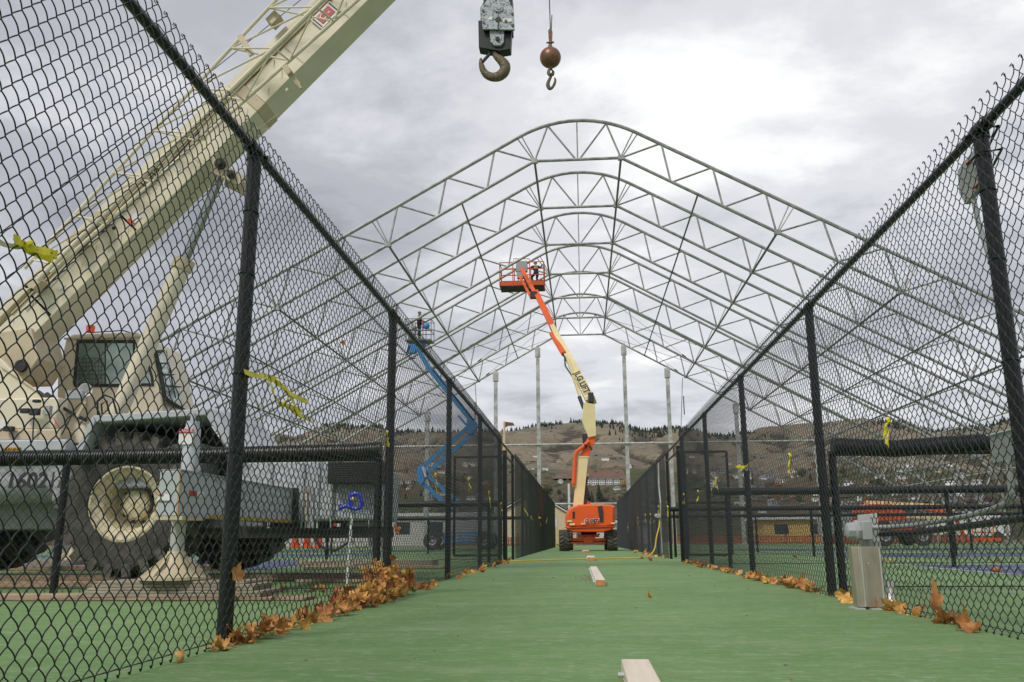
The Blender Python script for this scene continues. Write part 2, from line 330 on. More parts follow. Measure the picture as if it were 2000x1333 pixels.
SKY = [(-400, 845), (-100, 858), (300, 860), (580, 857), (644, 829), (740, 831), (770, 843), (869, 842), (985, 840), (1060, 829), (1130, 821), (1200, 825), (1260, 840), (1330, 833), (1400, 850), (1457, 846), (1527, 838), (1640, 828), (1720, 822), (1755, 824), (1818, 840), (1895, 836), (2000, 815), (2300, 825), (2700, 840)]
RID = []
for u, v in SKY:
    p = at(u, v, 2000); RID.append((p.x / 2000, p.z / 2000))
def ridge(t):
    if t <= RID[0][0]: return RID[0][1]
    for (a, za), (b, zb) in zip(RID, RID[1:]):
        if t <= b:
            k = (t - a) / (b - a); k = k * k * (3 - 2 * k); return za + (zb - za) * k
    return RID[-1][1]
PROF = [(58, -0.003), (120, -0.003), (200, 0.012), (320, 0.032), (500, 0.050), (700, 0.0625), (1000, 0.084), (1400, 0.107), (2000, 0.125), (2300, 0.118), (2600, 0.10)]
def hz(x, y):
    t = x / y
    for (a, ra), (b, rb) in zip(PROF, PROF[1:]):
        if y <= b:
            k = (y - a) / (b - a); r = ra + (rb - ra) * k; break
    else: r = PROF[-1][1]
    R = ridge(t) / 0.125; f = min(1, max(0, (y - 500) / 1300)); r = r * (1 + (R - 1) * f)
    z = r * y
    if y > 250:
        a = min(1, (y - 250) / 600)
        p = V((x * 0.0022, y * 0.0022, 0.3)); n = noise.fractal(p, 0.9, 2.2, 6)
        g = abs(noise.noise(V((x * 0.0042 + n * .5, y * 0.0016, 1.7)))); g2 = abs(noise.noise(V((x * 0.011 + n, y * 0.0045, 4.1))))
        top = 1 - 0.93 * min(1, max(0, (y - 1500) / 450))
        z += a * top * (n * 20 - (0.34 - min(g, .34)) * 95 - (0.25 - min(g2, .25)) * 60 + 17) + a * noise.fractal(V((x * .02, y * .02, 9)), 1, 2, 4) * 1.5 * top
        if y > 1950: z -= (y - 1950) * 0.05
    return z
ys = [58, 70, 85, 100, 120, 145, 170, 200] + list(np.linspace(230, 2000, 175)) + [2050, 2120, 2250, 2450, 2650]
us = np.linspace(-1.25, 1.1, 560)
verts = np.array([(u * y, y, hz(u * y, y)) for y in ys for u in us]); nu = len(us)
ff = np.array([(j * nu + i, j * nu + i + 1, (j + 1) * nu + i + 1, (j + 1) * nu + i) for j in range(len(ys) - 1) for i in range(nu - 1)])
def hill_material():
    m = bpy.data.materials.new('dry_hillside'); m.use_nodes = True; t = m.node_tree; b = t.nodes['Principled BSDF']; b.inputs['Roughness'].default_value = 0.95
    b.inputs['Specular IOR Level'].default_value = 0.1
    co = N('ShaderNodeTexCoord', t); g = N('ShaderNodeNewGeometry', t); sx = N('ShaderNodeSeparateXYZ', t); t.links.new(g.outputs['Position'], sx.inputs[0])
    def nz(sc, det, p0, p1, rough=0.6, st=(1, 1, 1)):
        mp = N('ShaderNodeMapping', t); mp.inputs['Scale'].default_value = st; t.links.new(co.outputs['Object'], mp.inputs[0])
        n = N('ShaderNodeTexNoise', t); n.inputs['Scale'].default_value = sc; n.inputs['Detail'].default_value = det; n.inputs['Roughness'].default_value = rough; t.links.new(mp.outputs[0], n.inputs[0])
        r = N('ShaderNodeMapRange', t); r.inputs[1].default_value = p0; r.inputs[2].default_value = p1; t.links.new(n.outputs[0], r.inputs[0]); return r.outputs[0]
    def mixc(f, a, c, k=1.0):
        x = N('ShaderNodeMix', t, data_type='RGBA'); t.links.new(math_n(t, 'MULTIPLY', f, k), x.inputs[0])
        if isinstance(a, tuple): x.inputs[6].default_value = (*a, 1)
        else: t.links.new(a, x.inputs[6])
        x.inputs[7].default_value = (*c, 1); return x.outputs[2]
    c = mixc(nz(0.004, 10, 0.38, 0.62), (0.235, 0.218, 0.172), (0.345, 0.298, 0.225))
    c = mixc(nz(0.022, 10, 0.52, 0.66, 0.75, (1, 2.2, 1)), c, (0.075, 0.070, 0.058), 0.8)
    c = mixc(nz(0.045, 9, 0.52, 0.66, 0.75, (1, 2.4, 1)), c, (0.42, 0.33, 0.21), 0.6); c = mixc(nz(0.11, 8, 0.5, 0.6, 0.8), c, (0.07, 0.068, 0.055), 0.6)
    c = mixc(nz(0.16, 6, 0.58, 0.66, 0.7), c, (0.045, 0.05, 0.038), 0.6)
    # brush-dark hollows and paler spurs, also painting relief shading into the colour
    ha = N('ShaderNodeAttribute', t); ha.attribute_name = 'hollow'
    hr = N('ShaderNodeMapRange', t); hr.inputs[1].default_value = 0.02; hr.inputs[2].default_value = 0.5; t.links.new(math_n(t, 'ADD', ha.outputs['Fac'], math_n(t, 'MULTIPLY', math_n(t, 'SUBTRACT', nz(0.03, 8, 0.3, 0.7), 0.5), 0.35)), hr.inputs[0])
    c = mixc(hr.outputs[0], c, (0.085, 0.078, 0.062), 0.85)
    hr2 = N('ShaderNodeMapRange', t); hr2.inputs[1].default_value = -0.05; hr2.inputs[2].default_value = -0.5; t.links.new(ha.outputs['Fac'], hr2.inputs[0])
    c = mixc(hr2.outputs[0], c, (0.36, 0.29, 0.20), 0.35)
    # lower slopes near the town: green and ochre fields
    low = N('ShaderNodeMapRange', t); t.links.new(sx.outputs[1], low.inputs[0]); low.inputs[1].default_value = 720; low.inputs[2].default_value = 560
    fld = mixc(nz(0.012, 4, 0.45, 0.55, 0.5, (1, 2.5, 1)), (0.17, 0.135, 0.08), (0.10, 0.125, 0.05))
    x = N('ShaderNodeMix', t, data_type='RGBA'); t.links.new(math_n(t, 'MULTIPLY', low.outputs[0], 0.75), x.inputs[0]); t.links.new(c, x.inputs[6]); t.links.new(fld, x.inputs[7]); 
    t.links.new(x.outputs[2], b.inputs['Base Color']); 
    nb = N('ShaderNodeTexNoise', t); nb.inputs['Scale'].default_value = 0.05; nb.inputs['Detail'].default_value = 10; nb.inputs['Roughness'].default_value = 0.75; t.links.new(co.outputs['Object'], nb.inputs[0])
    bp = N('ShaderNodeBump', t); bp.inputs['Strength'].default_value = 0.9; bp.inputs['Distance'].default_value = 12; t.links.new(nb.outputs[0], bp.inputs['Height']); t.links.new(bp.outputs[0], b.inputs['Normal'])
    return m
hm = np_mesh('hillside', verts, ff, hill_material())
Z = verts[:, 2].reshape(len(ys), nu); lap = np.zeros_like(Z)
for st in (1, 3, 7):
    l = np.zeros_like(Z); l[:, st:-st] = (Z[:, :-2 * st] + Z[:, 2 * st:]) / 2 - Z[:, st:-st]; lap += np.clip(l / (1.2 * st), -1, 1.0) / 3
at_ = hm.attributes.new('hollow', 'FLOAT', 'POINT'); at_.data.foreach_set('value', np.clip(lap, -1, 1).astype(np.float32).ravel())
hill = bpy.data.objects.new('hillside', hm); COL.objects.link(hill); tag(hill, kind='structure')
M['soil'] = mat('red_brown_soil', (0.14, 0.085, 0.06), 0.95, var=0.15, scale=0.05)

# ------------------------------------------------------------------ chain-link fences
LX, RX, FH, BAY = -1.484, 1.807, 2.185, 3.05
def link_mesh(name, width, height, per, nper, sub, sides, r, w_=None, dd=0.0048):
    """woven chain link: mesh in the local XZ plane, wires are flattened helices that hook into each other"""
    ncol = max(1, round(width / w_)); w2 = width / ncol; vs, fs = [], []
    z0 = height - nper * per; A = w2 / 4 + r * 0.55
    base_v = []; base_f = []
    for phase in (0, 1):
        pts = []
        for i in range(nper * 2):
            for k in range(sub):
                u = k / sub
                s0 = -1 if (i + phase) % 2 == 0 else 1
                x = s0 * (1 - 2 * u)
                y = -s0 * dd * math.sin(math.pi * u)
                pts.append((x * A, y, z0 + (i + u) * per / 2))
        last = -1 if (nper * 2 + phase) % 2 == 0 else 1
        pts.append((last * A, 0, z0 + nper * per)); sgn = 1 if phase else -1
        if sub > 2:   # knuckled ends
            x = last * A
            pts += [(x + sgn * .002, .003, height + .012), (x + sgn * .004, .009, height + .016), (x + sgn * .003, .012, height + .007)]
            pts = [(pts[0][0], .008, z0 - .006), (pts[0][0] + sgn * .002, .004, z0 - .014)] + pts
        P = np.array(pts); P[:, 0] += w2 / 4 + (w2 / 2 if phase else 0)
        m = len(P); D = np.gradient(P, axis=0); D /= np.linalg.norm(D, axis=1)[:, None]
        a = np.cross(D, np.array([0.0, 1.0, 0.0])); a /= np.linalg.norm(a, axis=1)[:, None]; bb = np.cross(D, a)
        t = np.arange(sides) * 2 * math.pi / sides
        ring = P[:, None, :] + r * (a[:, None, :] * np.cos(t)[None, :, None] + bb[:, None, :] * np.sin(t)[None, :, None])
        k0 = sum(len(q) for q in base_v); base_v.append(ring.reshape(-1, 3))
        i = np.arange(m - 1)[:, None]; k = np.arange(sides)[None, :]; k2 = (k + 1) % sides
        q = np.stack([i * sides + k, i * sides + k2, (i + 1) * sides + k2, (i + 1) * sides + k], -1).reshape(-1, 4) + k0
        base_f.append(q)
    bv = np.concatenate(base_v); bf = np.concatenate(base_f); nb = len(bv)
    VV = np.concatenate([bv + np.array([c * w2, 0, 0]) for c in range(ncol)]); FF = np.concatenate([bf + c * nb for c in range(ncol)])
    return np_mesh(name, VV, FF, 'wire')
WCEL = 0.0709; PER = 0.0718
HMESH = FH + 0.055
mesh_near = link_mesh('chain_link', BAY, HMESH, PER, 31, 6, 6, 0.0021, WCEL)
mesh_mid = link_mesh('chain_link', BAY, HMESH, PER, 31, 4, 4, 0.0019, WCEL)
mesh_far = link_mesh('chain_link', BAY, HMESH, PER, 31, 2, 3, 0.0019, WCEL)
low_near = link_mesh('chain_link', BAY, 1.02, PER, 14, 4, 4, 0.0017, WCEL)
low_far = link_mesh('chain_link', BAY, 1.02, PER, 14, 2, 3, 0.0018, WCEL)
def put_mesh(me, loc, rotz, parent, scale=1.0):
    o = bpy.data.objects.new('chain_link_mesh', me); COL.objects.link(o); o.parent = parent
    o.location = V(loc) - OFF[parent.name]; o.rotation_euler = (0, 0, rotz); o.scale = (scale, 1, 1); return o
def corridor_fence(side, y_list, label, bays, top_from, top_to, open_bay=None):
    X = LX if side < 0 else RX
    root = thing('chain_link_fence', label, 'fence', (X, y_list[0], 0), 'tall black chain-link fences lining the walkway')
    mxo = 0.047 if side < 0 else -0.047
    for y in y_list:
        b = MB(); r = 0.033 if y < 8 else 0.031
        b.tube((X, y, 0), (X, y, FH - 0.03), r, 20 if y < 14 else 10)
        b.lathe([(r * 1.12, 0), (r * 1.15, .035), (r * 1.0, .06), (0.001, .07)], (X, y, FH - 0.05), (0, 0, 1), 16)
        if y < 14:   # tension bands and tie wires
            for z in (0.35, 0.75, 1.15, 1.55, 1.9): 
                b.lathe([(r + .003, -.004), (r + .006, 0), (r + .003, .004)], (X, y, z + 0.03 * math.sin(y * 7 + z * 9)), (0.1, .2, 1), 14)
            b.lathe([(.012, 0), (.012, .02), (.001, .02)], (X + mxo * .7, y + .04, FH - .02), (1 if side < 0 else -1, 0, 0), 8)
        b.build('post', 'black', root)
    b = MB(); rr = 0.0215
    b.tube((X, top_from, FH), (X, top_to, FH), rr, 14); b.build('top_rail', 'black', root)
    if y_list[0] < 14:
        for y in y_list:      # rail caps and sleeves at each post
            b = MB(); b.lathe([(.024, -.09), (.034, -.085), (.034, .0), (.028, .05), (.024, .06)], (X, y + 0.02, FH), (0, 1, 0), 12)
            b.tube((X + mxo * .4, y - .03, FH - .03), (X + mxo * 1.1, y - .03, FH - .03), .008, 6); b.build('rail_sleeve', 'black', root)
        y = top_from; tie = None      # tie wires
        while y < min(top_to, 13):
            if tie: tie = tie.copy(); COL.objects.link(tie); tie.location.y += .2836; y += .2836; continue
            b = MB(); b.path([(X + mxo * 1.15, y, FH - .028), (X + mxo * .3, y + .004, FH + .026), (X - mxo * .45, y + .008, FH + .01), (X - mxo * .3, y + .01, FH - .02), (X + mxo * .9, y + .014, FH - .03)], .0019, 4); y += .2836
            tie = b.build('tie_wire', 'wire', root)
    b = MB(); b.tube((X + mxo, top_from, 0.028), (X + mxo, top_to, 0.028), 0.0025, 5); b.build('tension_wire', 'wire', root)
    for y, me in bays: put_mesh(me, (X + mxo, y, 0), math.pi / 2, root)
    return root
pl_ = [3.679 + BAY * i for i in (-2, -1, 0, 1, 2, 3)] 
YL = [0.629 - BAY, 0.629, 3.679, 6.729, 9.779, 12.829]
fl = corridor_fence(-1, YL + [15.88], 'black chain-link fence on the left of the walkway, nearest run in front of the crane',
    [(y, mesh_near if y < 6 else mesh_mid) for y in YL], YL[0], 16.6)
YR = [0.70 - BAY, 0.70, 3.76, 6.82, 9.88, 12.94]
fr = corridor_fence(1, YR + [16.0], 'black chain-link fence on the right of the walkway, nearest run behind the metal pedestal',
    [(y, mesh_near if y < 6 else mesh_mid) for y in YR], YR[0], 16.6)
YF = [18.9 + BAY * i for i in range(10)]
fl2 = corridor_fence(-1, YF, 'black chain-link fence on the left of the walkway beyond the gate gap', [(y, mesh_far) for y in YF[:-1]], YF[0], YF[-1])
fr2 = corridor_fence(1, YF, 'black chain-link fence on the right of the walkway beyond the gate gap', [(y, mesh_far) for y in YF[:-1]], YF[0], YF[-1])
for r_ in (fl, fr, fl2, fr2):
    pass
for sx_, root, nm in ((LX, fl2, 'left'), (RX, fr2, 'right')):   # bare rails over the gate gap, gate posts
    for z in (FH, 2.01):
        b = MB(); b.tube((sx_, 16.3, z), (sx_, 18.9, z), 0.021, 10); b.build('gap_rail', 'rusty', root)
    b = MB(); b.tube((sx_, 17.0 if sx_ < 0 else 16.6, 0), (sx_, 17.0 if sx_ < 0 else 16.6, 2.1), 0.045, 14); b.build('gate_post', 'black', root)
b = MB(); b.tube((LX, YF[-1], FH + .02), (RX, YF[-1], FH + .02), 0.05, 10)
tag(b.build('header_pipe', 'galv', loc=(LX, YF[-1], FH)), 'pale pipe spanning the far end of the walkway above the lift', 'pipe')
def gate_leaf(x0, x1, y, label, htop=1.98):
    root = thing('gate_leaf', label, 'gate', (x0, y, 0), 'open black gate leaves beside the walkway')
    b = MB()
    for x in (x0, x1): b.tube((x, y, .12), (x, y, htop), .024, 10)
    b.build('stile', 'black', root)
    b = MB()
    for z in (.12, htop, 1.05): b.tube((x0, y, z), (x1, y, z), .022, 10)
    b.build('rail', 'black', root)
    o = put_mesh(mesh_far, (x0, y, .1), 0, root, (x1 - x0) / BAY); o.scale = ((x1 - x0) / BAY, 1, (htop - .12) / HMESH)
gate_leaf(-2.46, -1.56, 17.0, 'open black mesh gate leaf swung back behind the left fence')
gate_leaf(1.9, 2.68, 16.55, 'open black mesh gate leaf swung back behind the right fence')
def corrugated(b, pts, r, pitch=0.021, n=14, sides=None):
    pts = [V(p) for p in pts]; L = [0]
    for a, c in zip(pts, pts[1:]): L.append(L[-1] + (c - a).length)
    P, R = [], []; s = 0; k = 0
    while s < L[-1]:
        i = max(j for j in range(len(L)) if L[j] <= s); i = min(i, len(pts) - 2); t = (s - L[i]) / (L[i + 1] - L[i])
        P.append(pts[i].lerp(pts[i + 1], t)); R.append(r if (k % 4) in (0, 1) else r * 0.86); s += pitch / 4 * (1.6 if (k % 4) in (0, 2) else .4); k += 1
    return b.ring_path(P, R, n)
def cross_fence(xa, xb, y, label, cap_r, near, sag=None, cap='pipe'):
    root = thing('low_fence', label, 'fence', (xa, y, 0), 'low black fences dividing the courts')
    sgn = 1 if xb > xa else -1; n = int(abs(xb - xa) / BAY + .5)
    b = MB(); b.tube((xa, y, 1.03), (xb, y, 1.03), .02, 10); b.tube((xa, y, .06), (xb, y, .06), .004, 5); b.build('rail', 'black', root)
    for i in range(n + 1):
        x = xa + sgn * min(abs(xb - xa), max(0.03, 2.57 + BAY * (i - 1)) if near else 0.2 + BAY * i)
        b = MB(); b.tube((x, y + .03, 0), (x, y + .03, 1.05), .03, 12); b.build('post', 'black', root)
    for i in range(n): put_mesh(low_near if near else low_far, (min(xa + sgn * BAY * i, xa + sgn * BAY * (i + 1)), y, 0.03), 0, root)
    b = MB()
    if near: corrugated(b, sag, cap_r)
    else: b.tube((xa, y, 1.07), (xb, y, 1.07), cap_r, 12)
    b.build('corrugated_pipe' if near else 'rail_cover', 'pipe', root)
cross_fence(LX - .06, -10.6, 6.73, 'low black fence left of walkway with corrugated black pipe on top, before the crane', .062, True, [(LX - .07, 6.73, 1.10), (-1.75, 6.73, 1.088), (-3, 6.74, 1.075), (-4.2, 6.74, 1.07), (-7, 6.74, 1.06), (-10.6, 6.74, 1.06)])
cross_fence(RX + .06, 10.9, 6.82, 'low black fence right of the walkway with sagging corrugated pipe, behind the pedestal', .066, True, [(RX + .09, 6.82, 1.09), (2.1, 6.82, 1.075), (2.37, 6.82, 1.062), (2.55, 6.83, 1.075), (3.0, 6.83, 1.10), (4.2, 6.82, 1.09), (10.9, 6.82, 1.08)])
cross_fence(LX - .06, -16.7, 16.5, 'low black fence across the court behind the crane, second from the camera on the left', .052, False)
cross_fence(LX - .06, -16.7, 27.5, 'low black fence across the left court under the blue lift', .045, False)
cross_fence(RX + .06, 17.0, 12.94, 'low black fence across the right court, second from the camera', .05, False)
cross_fence(RX + .06, 17.0, 20.5, 'low black fence across the right court, third from the camera', .045, False)
cross_fence(RX + .06, 17.0, 27.0, 'low black fence across the right court, farthest and thinnest on that side', .04, False)

# ------------------------------------------------------------------ steel frame of the hall
XC, FS, FY0 = 0.11, 4.57, 29.0
BN = [(1.53, 13.56), (6.75, 10.60), (10.65, 8.38), (14.50, 6.20), (18.35, 4.02)]     # bottom chord nodes
sl_ = V((5.22, -2.96)).normalized(); nrm = V((-sl_.y, sl_.x)) * 1.10
def truss():
    root = thing('roof_frame', 'pitched galvanised truss frame with curved ridge, first and nearest of the seven', 'steel frame', (XC, 0, 0), 'seven pitched truss frames of the unfinished hall')
    T0 = V(BN[0]) + nrm; th = math.atan2(-sl_.y, sl_.x); Rr = T0.x / math.sin(th); zc = T0.y - Rr * math.cos(th)
    arc = [(Rr * math.sin(a), zc + Rr * math.cos(a)) for a in np.linspace(-th, th, 15)]
    P = lambda q, s=1: V((XC + s * q[0], 0, q[1]))
    eave_b = [(19.3, 3.42), (19.9, 2.9), (20.2, 2.2), (20.25, 0)]; tt = V(BN[-1]) + nrm; eave_t = [(20.3, 4.35), (21.0, 3.7), (21.3, 2.8), (21.35, 0)]
    b = MB(); b.path([P(q, -1) for q in eave_t[::-1]] + [P(q, -1) for q in [(tt.x, tt.y)]] + [P(q) for q in arc] + [P((tt.x, tt.y))] + [P(q) for q in eave_t], .066, 8); b.build('top_chord', 'truss', root)
    b = MB(); b.path([P(q, -1) for q in eave_b[::-1]] + [P(q, -1) for q in BN[::-1]] + [P(q) for q in BN] + [P(q) for q in eave_b], .060, 8); b.build('bottom_chord', 'truss', root)
    def web(a, c, r=.036, nm='web_member'):
        m = MB(); m.tube(a, c, r, 6); m.build(nm, 'truss', root)
    def arcp(x): return P((x, zc + math.sqrt(Rr * Rr - x * x)))
    web(P((0, BN[0][1])), arcp(0), .024); 
    for s in (-1, 1):
        web(P(BN[0], s), arcp(s * 1.03)); web(P((s * .06, BN[0][1])), arcp(s * 1.06))
        nodes = [V(q) for q in BN]; 
        for k in range(len(nodes) - 1):
            A, B = nodes[k], nodes[k + 1]; n = 3 if k == 0 else 2
            for j in range(n):
                lo0 = A.lerp(B, j / n); hi = A.lerp(B, (j + .5) / n) + nrm; lo1 = A.lerp(B, (j + 1) / n)
                web(P(lo0, s), P(hi - sl_ * .03, s)); web(P(hi + sl_ * .03, s), P(lo1 - sl_ * .05, s))
        for k in (0, 1, 2, 3, 4):
            A = nodes[k]
            m = MB()
            for dy in (-.055, .055): m.tube(P(A + sl_ * dy * .4, s), P(A + nrm + sl_ * dy * 1.6, s), .026, 6)
            m.box(P(A, s), (.22, .13, .16)); m.build('brace_pair', 'truss', root)
        for a, c in (((19.3, 3.42), (tt.x + .3, tt.y - .1)), ((19.3, 3.42), (21.0, 3.7)), ((20.2, 2.2), (21.0, 3.7)), ((20.2, 2.2), (21.33, 1.6)), ((20.25, .8), (21.33, 1.6))): web(P(a, s), P(c, s))
    return root
t0 = truss(); t0.location = (XC, FY0, 0)
names = ['second', 'third', 'fourth', 'fifth', 'sixth', 'seventh']
for i in range(1, 7):
    copy_thing(t0, (XC - .046 * 0 + 0, FY0 + FS * i, 0) if False else (XC, FY0 + FS * i, 0), 'pitched galvanised truss frame with curved ridge, %s from the camera%s' % (names[i - 1], ', resting on the gable posts' if i == 6 else ''))
where = {1.53: 'under the curved ridge', 4.14: 'halfway down the upper slope', 6.75: 'at the foot of the upper slope', 8.70: 'in the middle of the slope', 10.65: 'on the lower slope', 12.57: 'low on the slope', 14.5: 'near the eaves', 18.35: 'along the eaves'}
for s in (-1, 1):
    for x, tx in where.items():
        if x <= 6.75: z = 13.56 - (x - 1.53) * 2.96 / 5.22
        else: z = 10.6 - (x - 6.75) * (10.6 - 4.02) / (18.35 - 6.75)
        b = MB(); b.tube((XC + s * x, FY0, z + .0), (XC + s * x, FY0 + FS * 6, z + .0), .042 if x in (1.53, 6.75, 10.65, 14.5) else .034, 8)
        tag(b.build('purlin', 'galv_dark', loc=(XC + s * x, FY0, z)), 'long steel pipe tying the truss frames %s, %s side' % (tx, 'left' if s < 0 else 'right'), 'purlin', 'steel pipes running between the truss frames')
Yg = FY0 + FS * 6
gable = [(-14.7, 'far left, seen through the fence by crane'), (-9.99, 'left, behind the blue lift'), (-5.5, 'second left of the orange lift, shorter'), (-2.72, 'first left of the orange lift'), (2.92, 'first right of the orange lift'), (5.67, 'second right of the orange lift'), (9.9, 'right, behind the right fence'), (14.7, 'far right, seen through the right fence')]
for x, tx in gable:
    zt = 13.56 - (abs(x - XC) - 1.53) * .567; b = MB(); b.mm((x - .115, Yg - .1, 0), (x + .115, Yg + .1, zt - .15)); b.mm((x - .17, Yg - .15, zt - .7), (x + .17, Yg + .15, zt - .1)); b.tube((x, Yg, zt - .3), (x, Yg, zt + .1), .07, 8)
    b.mm((x - .3, Yg - .3, 0.0), (x + .3, Yg + .3, .05))
    tag(b.build('gable_post', 'galv', loc=(x, Yg, 0)), 'tall galvanised post under the last truss frame, %s' % tx, 'post', 'gable end posts')
b = MB(); b.tube((-14.7, Yg - .16, 6.34), (14.7, Yg - .16, 6.36), .06, 8); tag(b.build('gable_rail', 'galv', loc=(-14.7, Yg - .16, 6.34)), 'pale horizontal pipe joining the gable posts in front of the hill', 'rail')
for k, (s, y0, y1) in enumerate([(-1, 4, 5), (1, 4, 5), (-1, 5, 6), (1, 5, 6)]):
    m = MB(); a = V((XC + s * 1.53, FY0 + FS * y0, 13.5)); c = V((XC + s * 6.75, FY0 + FS * y1, 10.55)); m.tube(a, c, .011, 4)
    m.tube(V((XC + s * 1.53, FY0 + FS * y1, 13.5)), V((XC + s * 6.75, FY0 + FS * y0, 10.55)), .011, 4); q = a.lerp(c, .85); m.tube(q, q + (c - a).normalized() * .3, .035, 6)
    m.tube(V((XC + s * 6.75, FY0 + FS * y0, 10.6)), V((XC + s * 10.65, FY0 + FS * y1, 8.4)), .011, 4); m.tube(V((XC + s * 6.75, FY0 + FS * y1, 10.6)), V((XC + s * 10.65, FY0 + FS * y0, 8.4)), .011, 4)
    tag(m.build('brace_cable', 'darkmetal', loc=tuple(a)), 'thin crossed bracing cables between the %s truss frames, %s slope' % (('fifth and sixth', 'sixth and seventh')[y0 - 4], 'left' if s < 0 else 'right'), 'cable', 'bracing cables of the hall')
for u, vt, vb in ((928, 750, 800), (1333, 738, 905)):
    a = at(u, vt, Yg - .3); c = at(u + (3 if u < 1000 else -5), vb, Yg - .3); m = MB(); m.tube(a, c, .02, 5); m.tube(a - V((0, 0, 1.2)), a - V((0, 0, 2.4)), .035, 5)
    tag(m.build('hanging_rope', 'darkmetal', loc=tuple(c)), 'slack rope hanging from the last truss frame on the %s' % ('left' if u < 1000 else 'right'), 'rope')

# ------------------------------------------------------------------ the crane
CR = thing('mobile_crane', 'beige and grey rough-terrain crane with raised boom behind the left fence', 'crane', (-5.6, 9.8, 0))
def poly(px, Y): return [at(u, v, Y) for u, v in px]
def rail_pt(x, off, Y):    # point on the boom axis frame: x along ground, off = distance square to the boom
    z = 3.74 + (x + 5.52) * 1.083; n = V((-.7347, 0, .6784)); return V((x, Y, z)) + n * off
def boom_box(b, xa, xb, off0, off1, Y0, Y1, cham=0.0):
    A = [rail_pt(xa, off0, Y0), rail_pt(xa, off0, Y1), rail_pt(xa, off1, Y1), rail_pt(xa, off1, Y0)]
    d = rail_pt(xb, 0, 0) - rail_pt(xa, 0, 0); return b.prism(A, d)
b = MB(); boom_box(b, -6.95, -3.86, 0, .385, 9.55, 10.0); boom_box(b, -6.95, -3.86, .385, .45, 9.64, 9.92); boom_box(b, -6.95, -3.86, .45, .56, 9.52, 10.0)
boomA = b.build('boom_section', 'cream', CR, bevel=.008, label='thick beige base section of the boom')
b = MB(); boom_box(b, -3.86, -3.76, -.004, .389, 9.546, 10.004); b.build('collar', 'cream_dirty', boomA, bevel=.008)
b = MB()
for xa in (-6.2, -5.25, -4.5): boom_box(b, xa, xa + .015, .02, .38, 9.545, 9.55); b.build('rib', 'cream_dirty', boomA)
b = MB(); boom_box(b, -3.76, -1.55, .006, .375, 9.556, 9.994); boom_box(b, -3.86, -1.55, .375, .45, 9.66, 9.92); boom_box(b, -3.86, -1.55, .45, .55, 9.53, 9.99); boomB = b.build('boom_section', 'cream', CR, bevel=.010, label='narrower telescoped section of the boom')
b = MB()
for xa in (-3.3, -2.75, -2.1): boom_box(b, xa, xa + .012, .03, .36, 9.551, 9.556)
b.path([at(500, 248, 9.57), at(507, 256, 9.57), at(528, 252, 9.6)], .006, 5); b.path([at(500, 256, 9.57), at(545, 222, 9.6)], .005, 5); b.build('weld_seam', 'cream_dirty', boomB)
b = MB(); boom_box(b, -1.55, -.75, .04, .5, 9.6, 9.95); boomC = b.build('boom_section', 'cream', CR, bevel=.010, label='thin tip section of the boom')
b = MB(); b.mm((-.95, 9.6, 8.75), (-.15, 9.64, 9.25)); b.mm((-.95, 9.92, 8.75), (-.15, 9.96, 9.25)); b.build('boom_head', 'cream_dirty', CR)
for x in (-.95, -.3): b = MB(); b.lathe([(.02, -.12), (.24, -.12), (.2, 0), (.24, .12), (.02, .12)], (x, 9.78, 9.05), (0, 1, 0), 20); b.build('sheave', 'darkmetal', CR)
# stiffener channel and dark recess on top of the near face
b = MB(); boom_box(b, -6.4, -2.0, .385, .40, 9.53, 9.552); b.build('side_channel', 'cream_dirty', CR)
b = MB(); b.tube(at(-40, 590, 9.6), at(560, 95, 9.6), .006, 5); b.tube(at(-60, 500, 10.2), at(420, 145, 9.9), .008, 5); b.tube(at(400, 150, 9.5), at(600, -10, 9.5), .005, 5); b.build('boom_cable', 'rope', CR)
for q, r_ in (((537, 40), .07), ((72, 555), .08), ((192, 430), .07), ((150, 470), .06)):
    b = MB(); c = at(q[0], q[1], 9.42); b.box(c, (.16, .14, .12), (V((.68, 0, .73)), V((0, 1, 0)), V((-.73, 0, .68)))); b.build('bracket', 'cream_dirty', CR, bevel=.005)
b = MB()
for q in ((190, 445), (200, 452), (212, 436), (222, 446), (537, 52), (52, 560), (62, 566)): b.sphere(at(q[0], q[1], 9.36), .022, 8, 6)
b.build('bolt', 'under', CR)
b = MB(); c0 = at(562, 138, 9.36); c1 = at(585, 168, 9.36); b.beam(c0, c1, .05, .05); b.beam(at(558, 133, 9.32), at(568, 146, 9.32), .09, .07); b.tube(at(580, 160, 9.34), at(588, 174, 9.34), .018, 8); b.build('jib_latch', 'cream_dirty', CR)
# lattice jib stowed along the near side
JB = []
U0, U1 = V((-6.43, 9.3, 3.53)), V((-2.9, 9.3, 7.73)); M0, M1 = V((-6.43, 9.05, 3.05)), V((-2.2, 8.95, 7.37)); L0, L1 = V((-6.4, 9.33, 3.05)), V((-1.9, 9.3, 7.48))
M0 = V((-6.02, 8.95, 3.27)); L0 = V((-6.10, 9.3, 3.47)); 
b = MB(); b.tube(U0, U1, .022, 8); b.tube(M0, M1, .025, 8); b.tube(L0, L1, .022, 8); jib = b.build('lattice_jib', 'cream', CR)
n = 8
for i in range(n):
    U_a, U_b = U0.lerp(U1, (i + .2) / n), U0.lerp(U1, (i + 1.2) / n); M_a, M_b = M0.lerp(M1, (i + .35) / n), M0.lerp(M1, (i + 1.35) / n); L_a, L_b = L0.lerp(L1, (i + .15) / n), L0.lerp(L1, (i + 1.15) / n)
    for p_, q_ in ((U_a, M_a), (U_a, M_b), (M_a, L_a), (M_b, L_a), (U_a, L_a)):
        b = MB(); b.tube(p_, q_, .012, 6); b.build('lattice_brace', 'cream', jib)
b = MB(); b.beam(at(468, 70, 9.2), at(492, 108, 9.2), .03, .07); b.build('jib_plate', 'cream_dirty', CR)
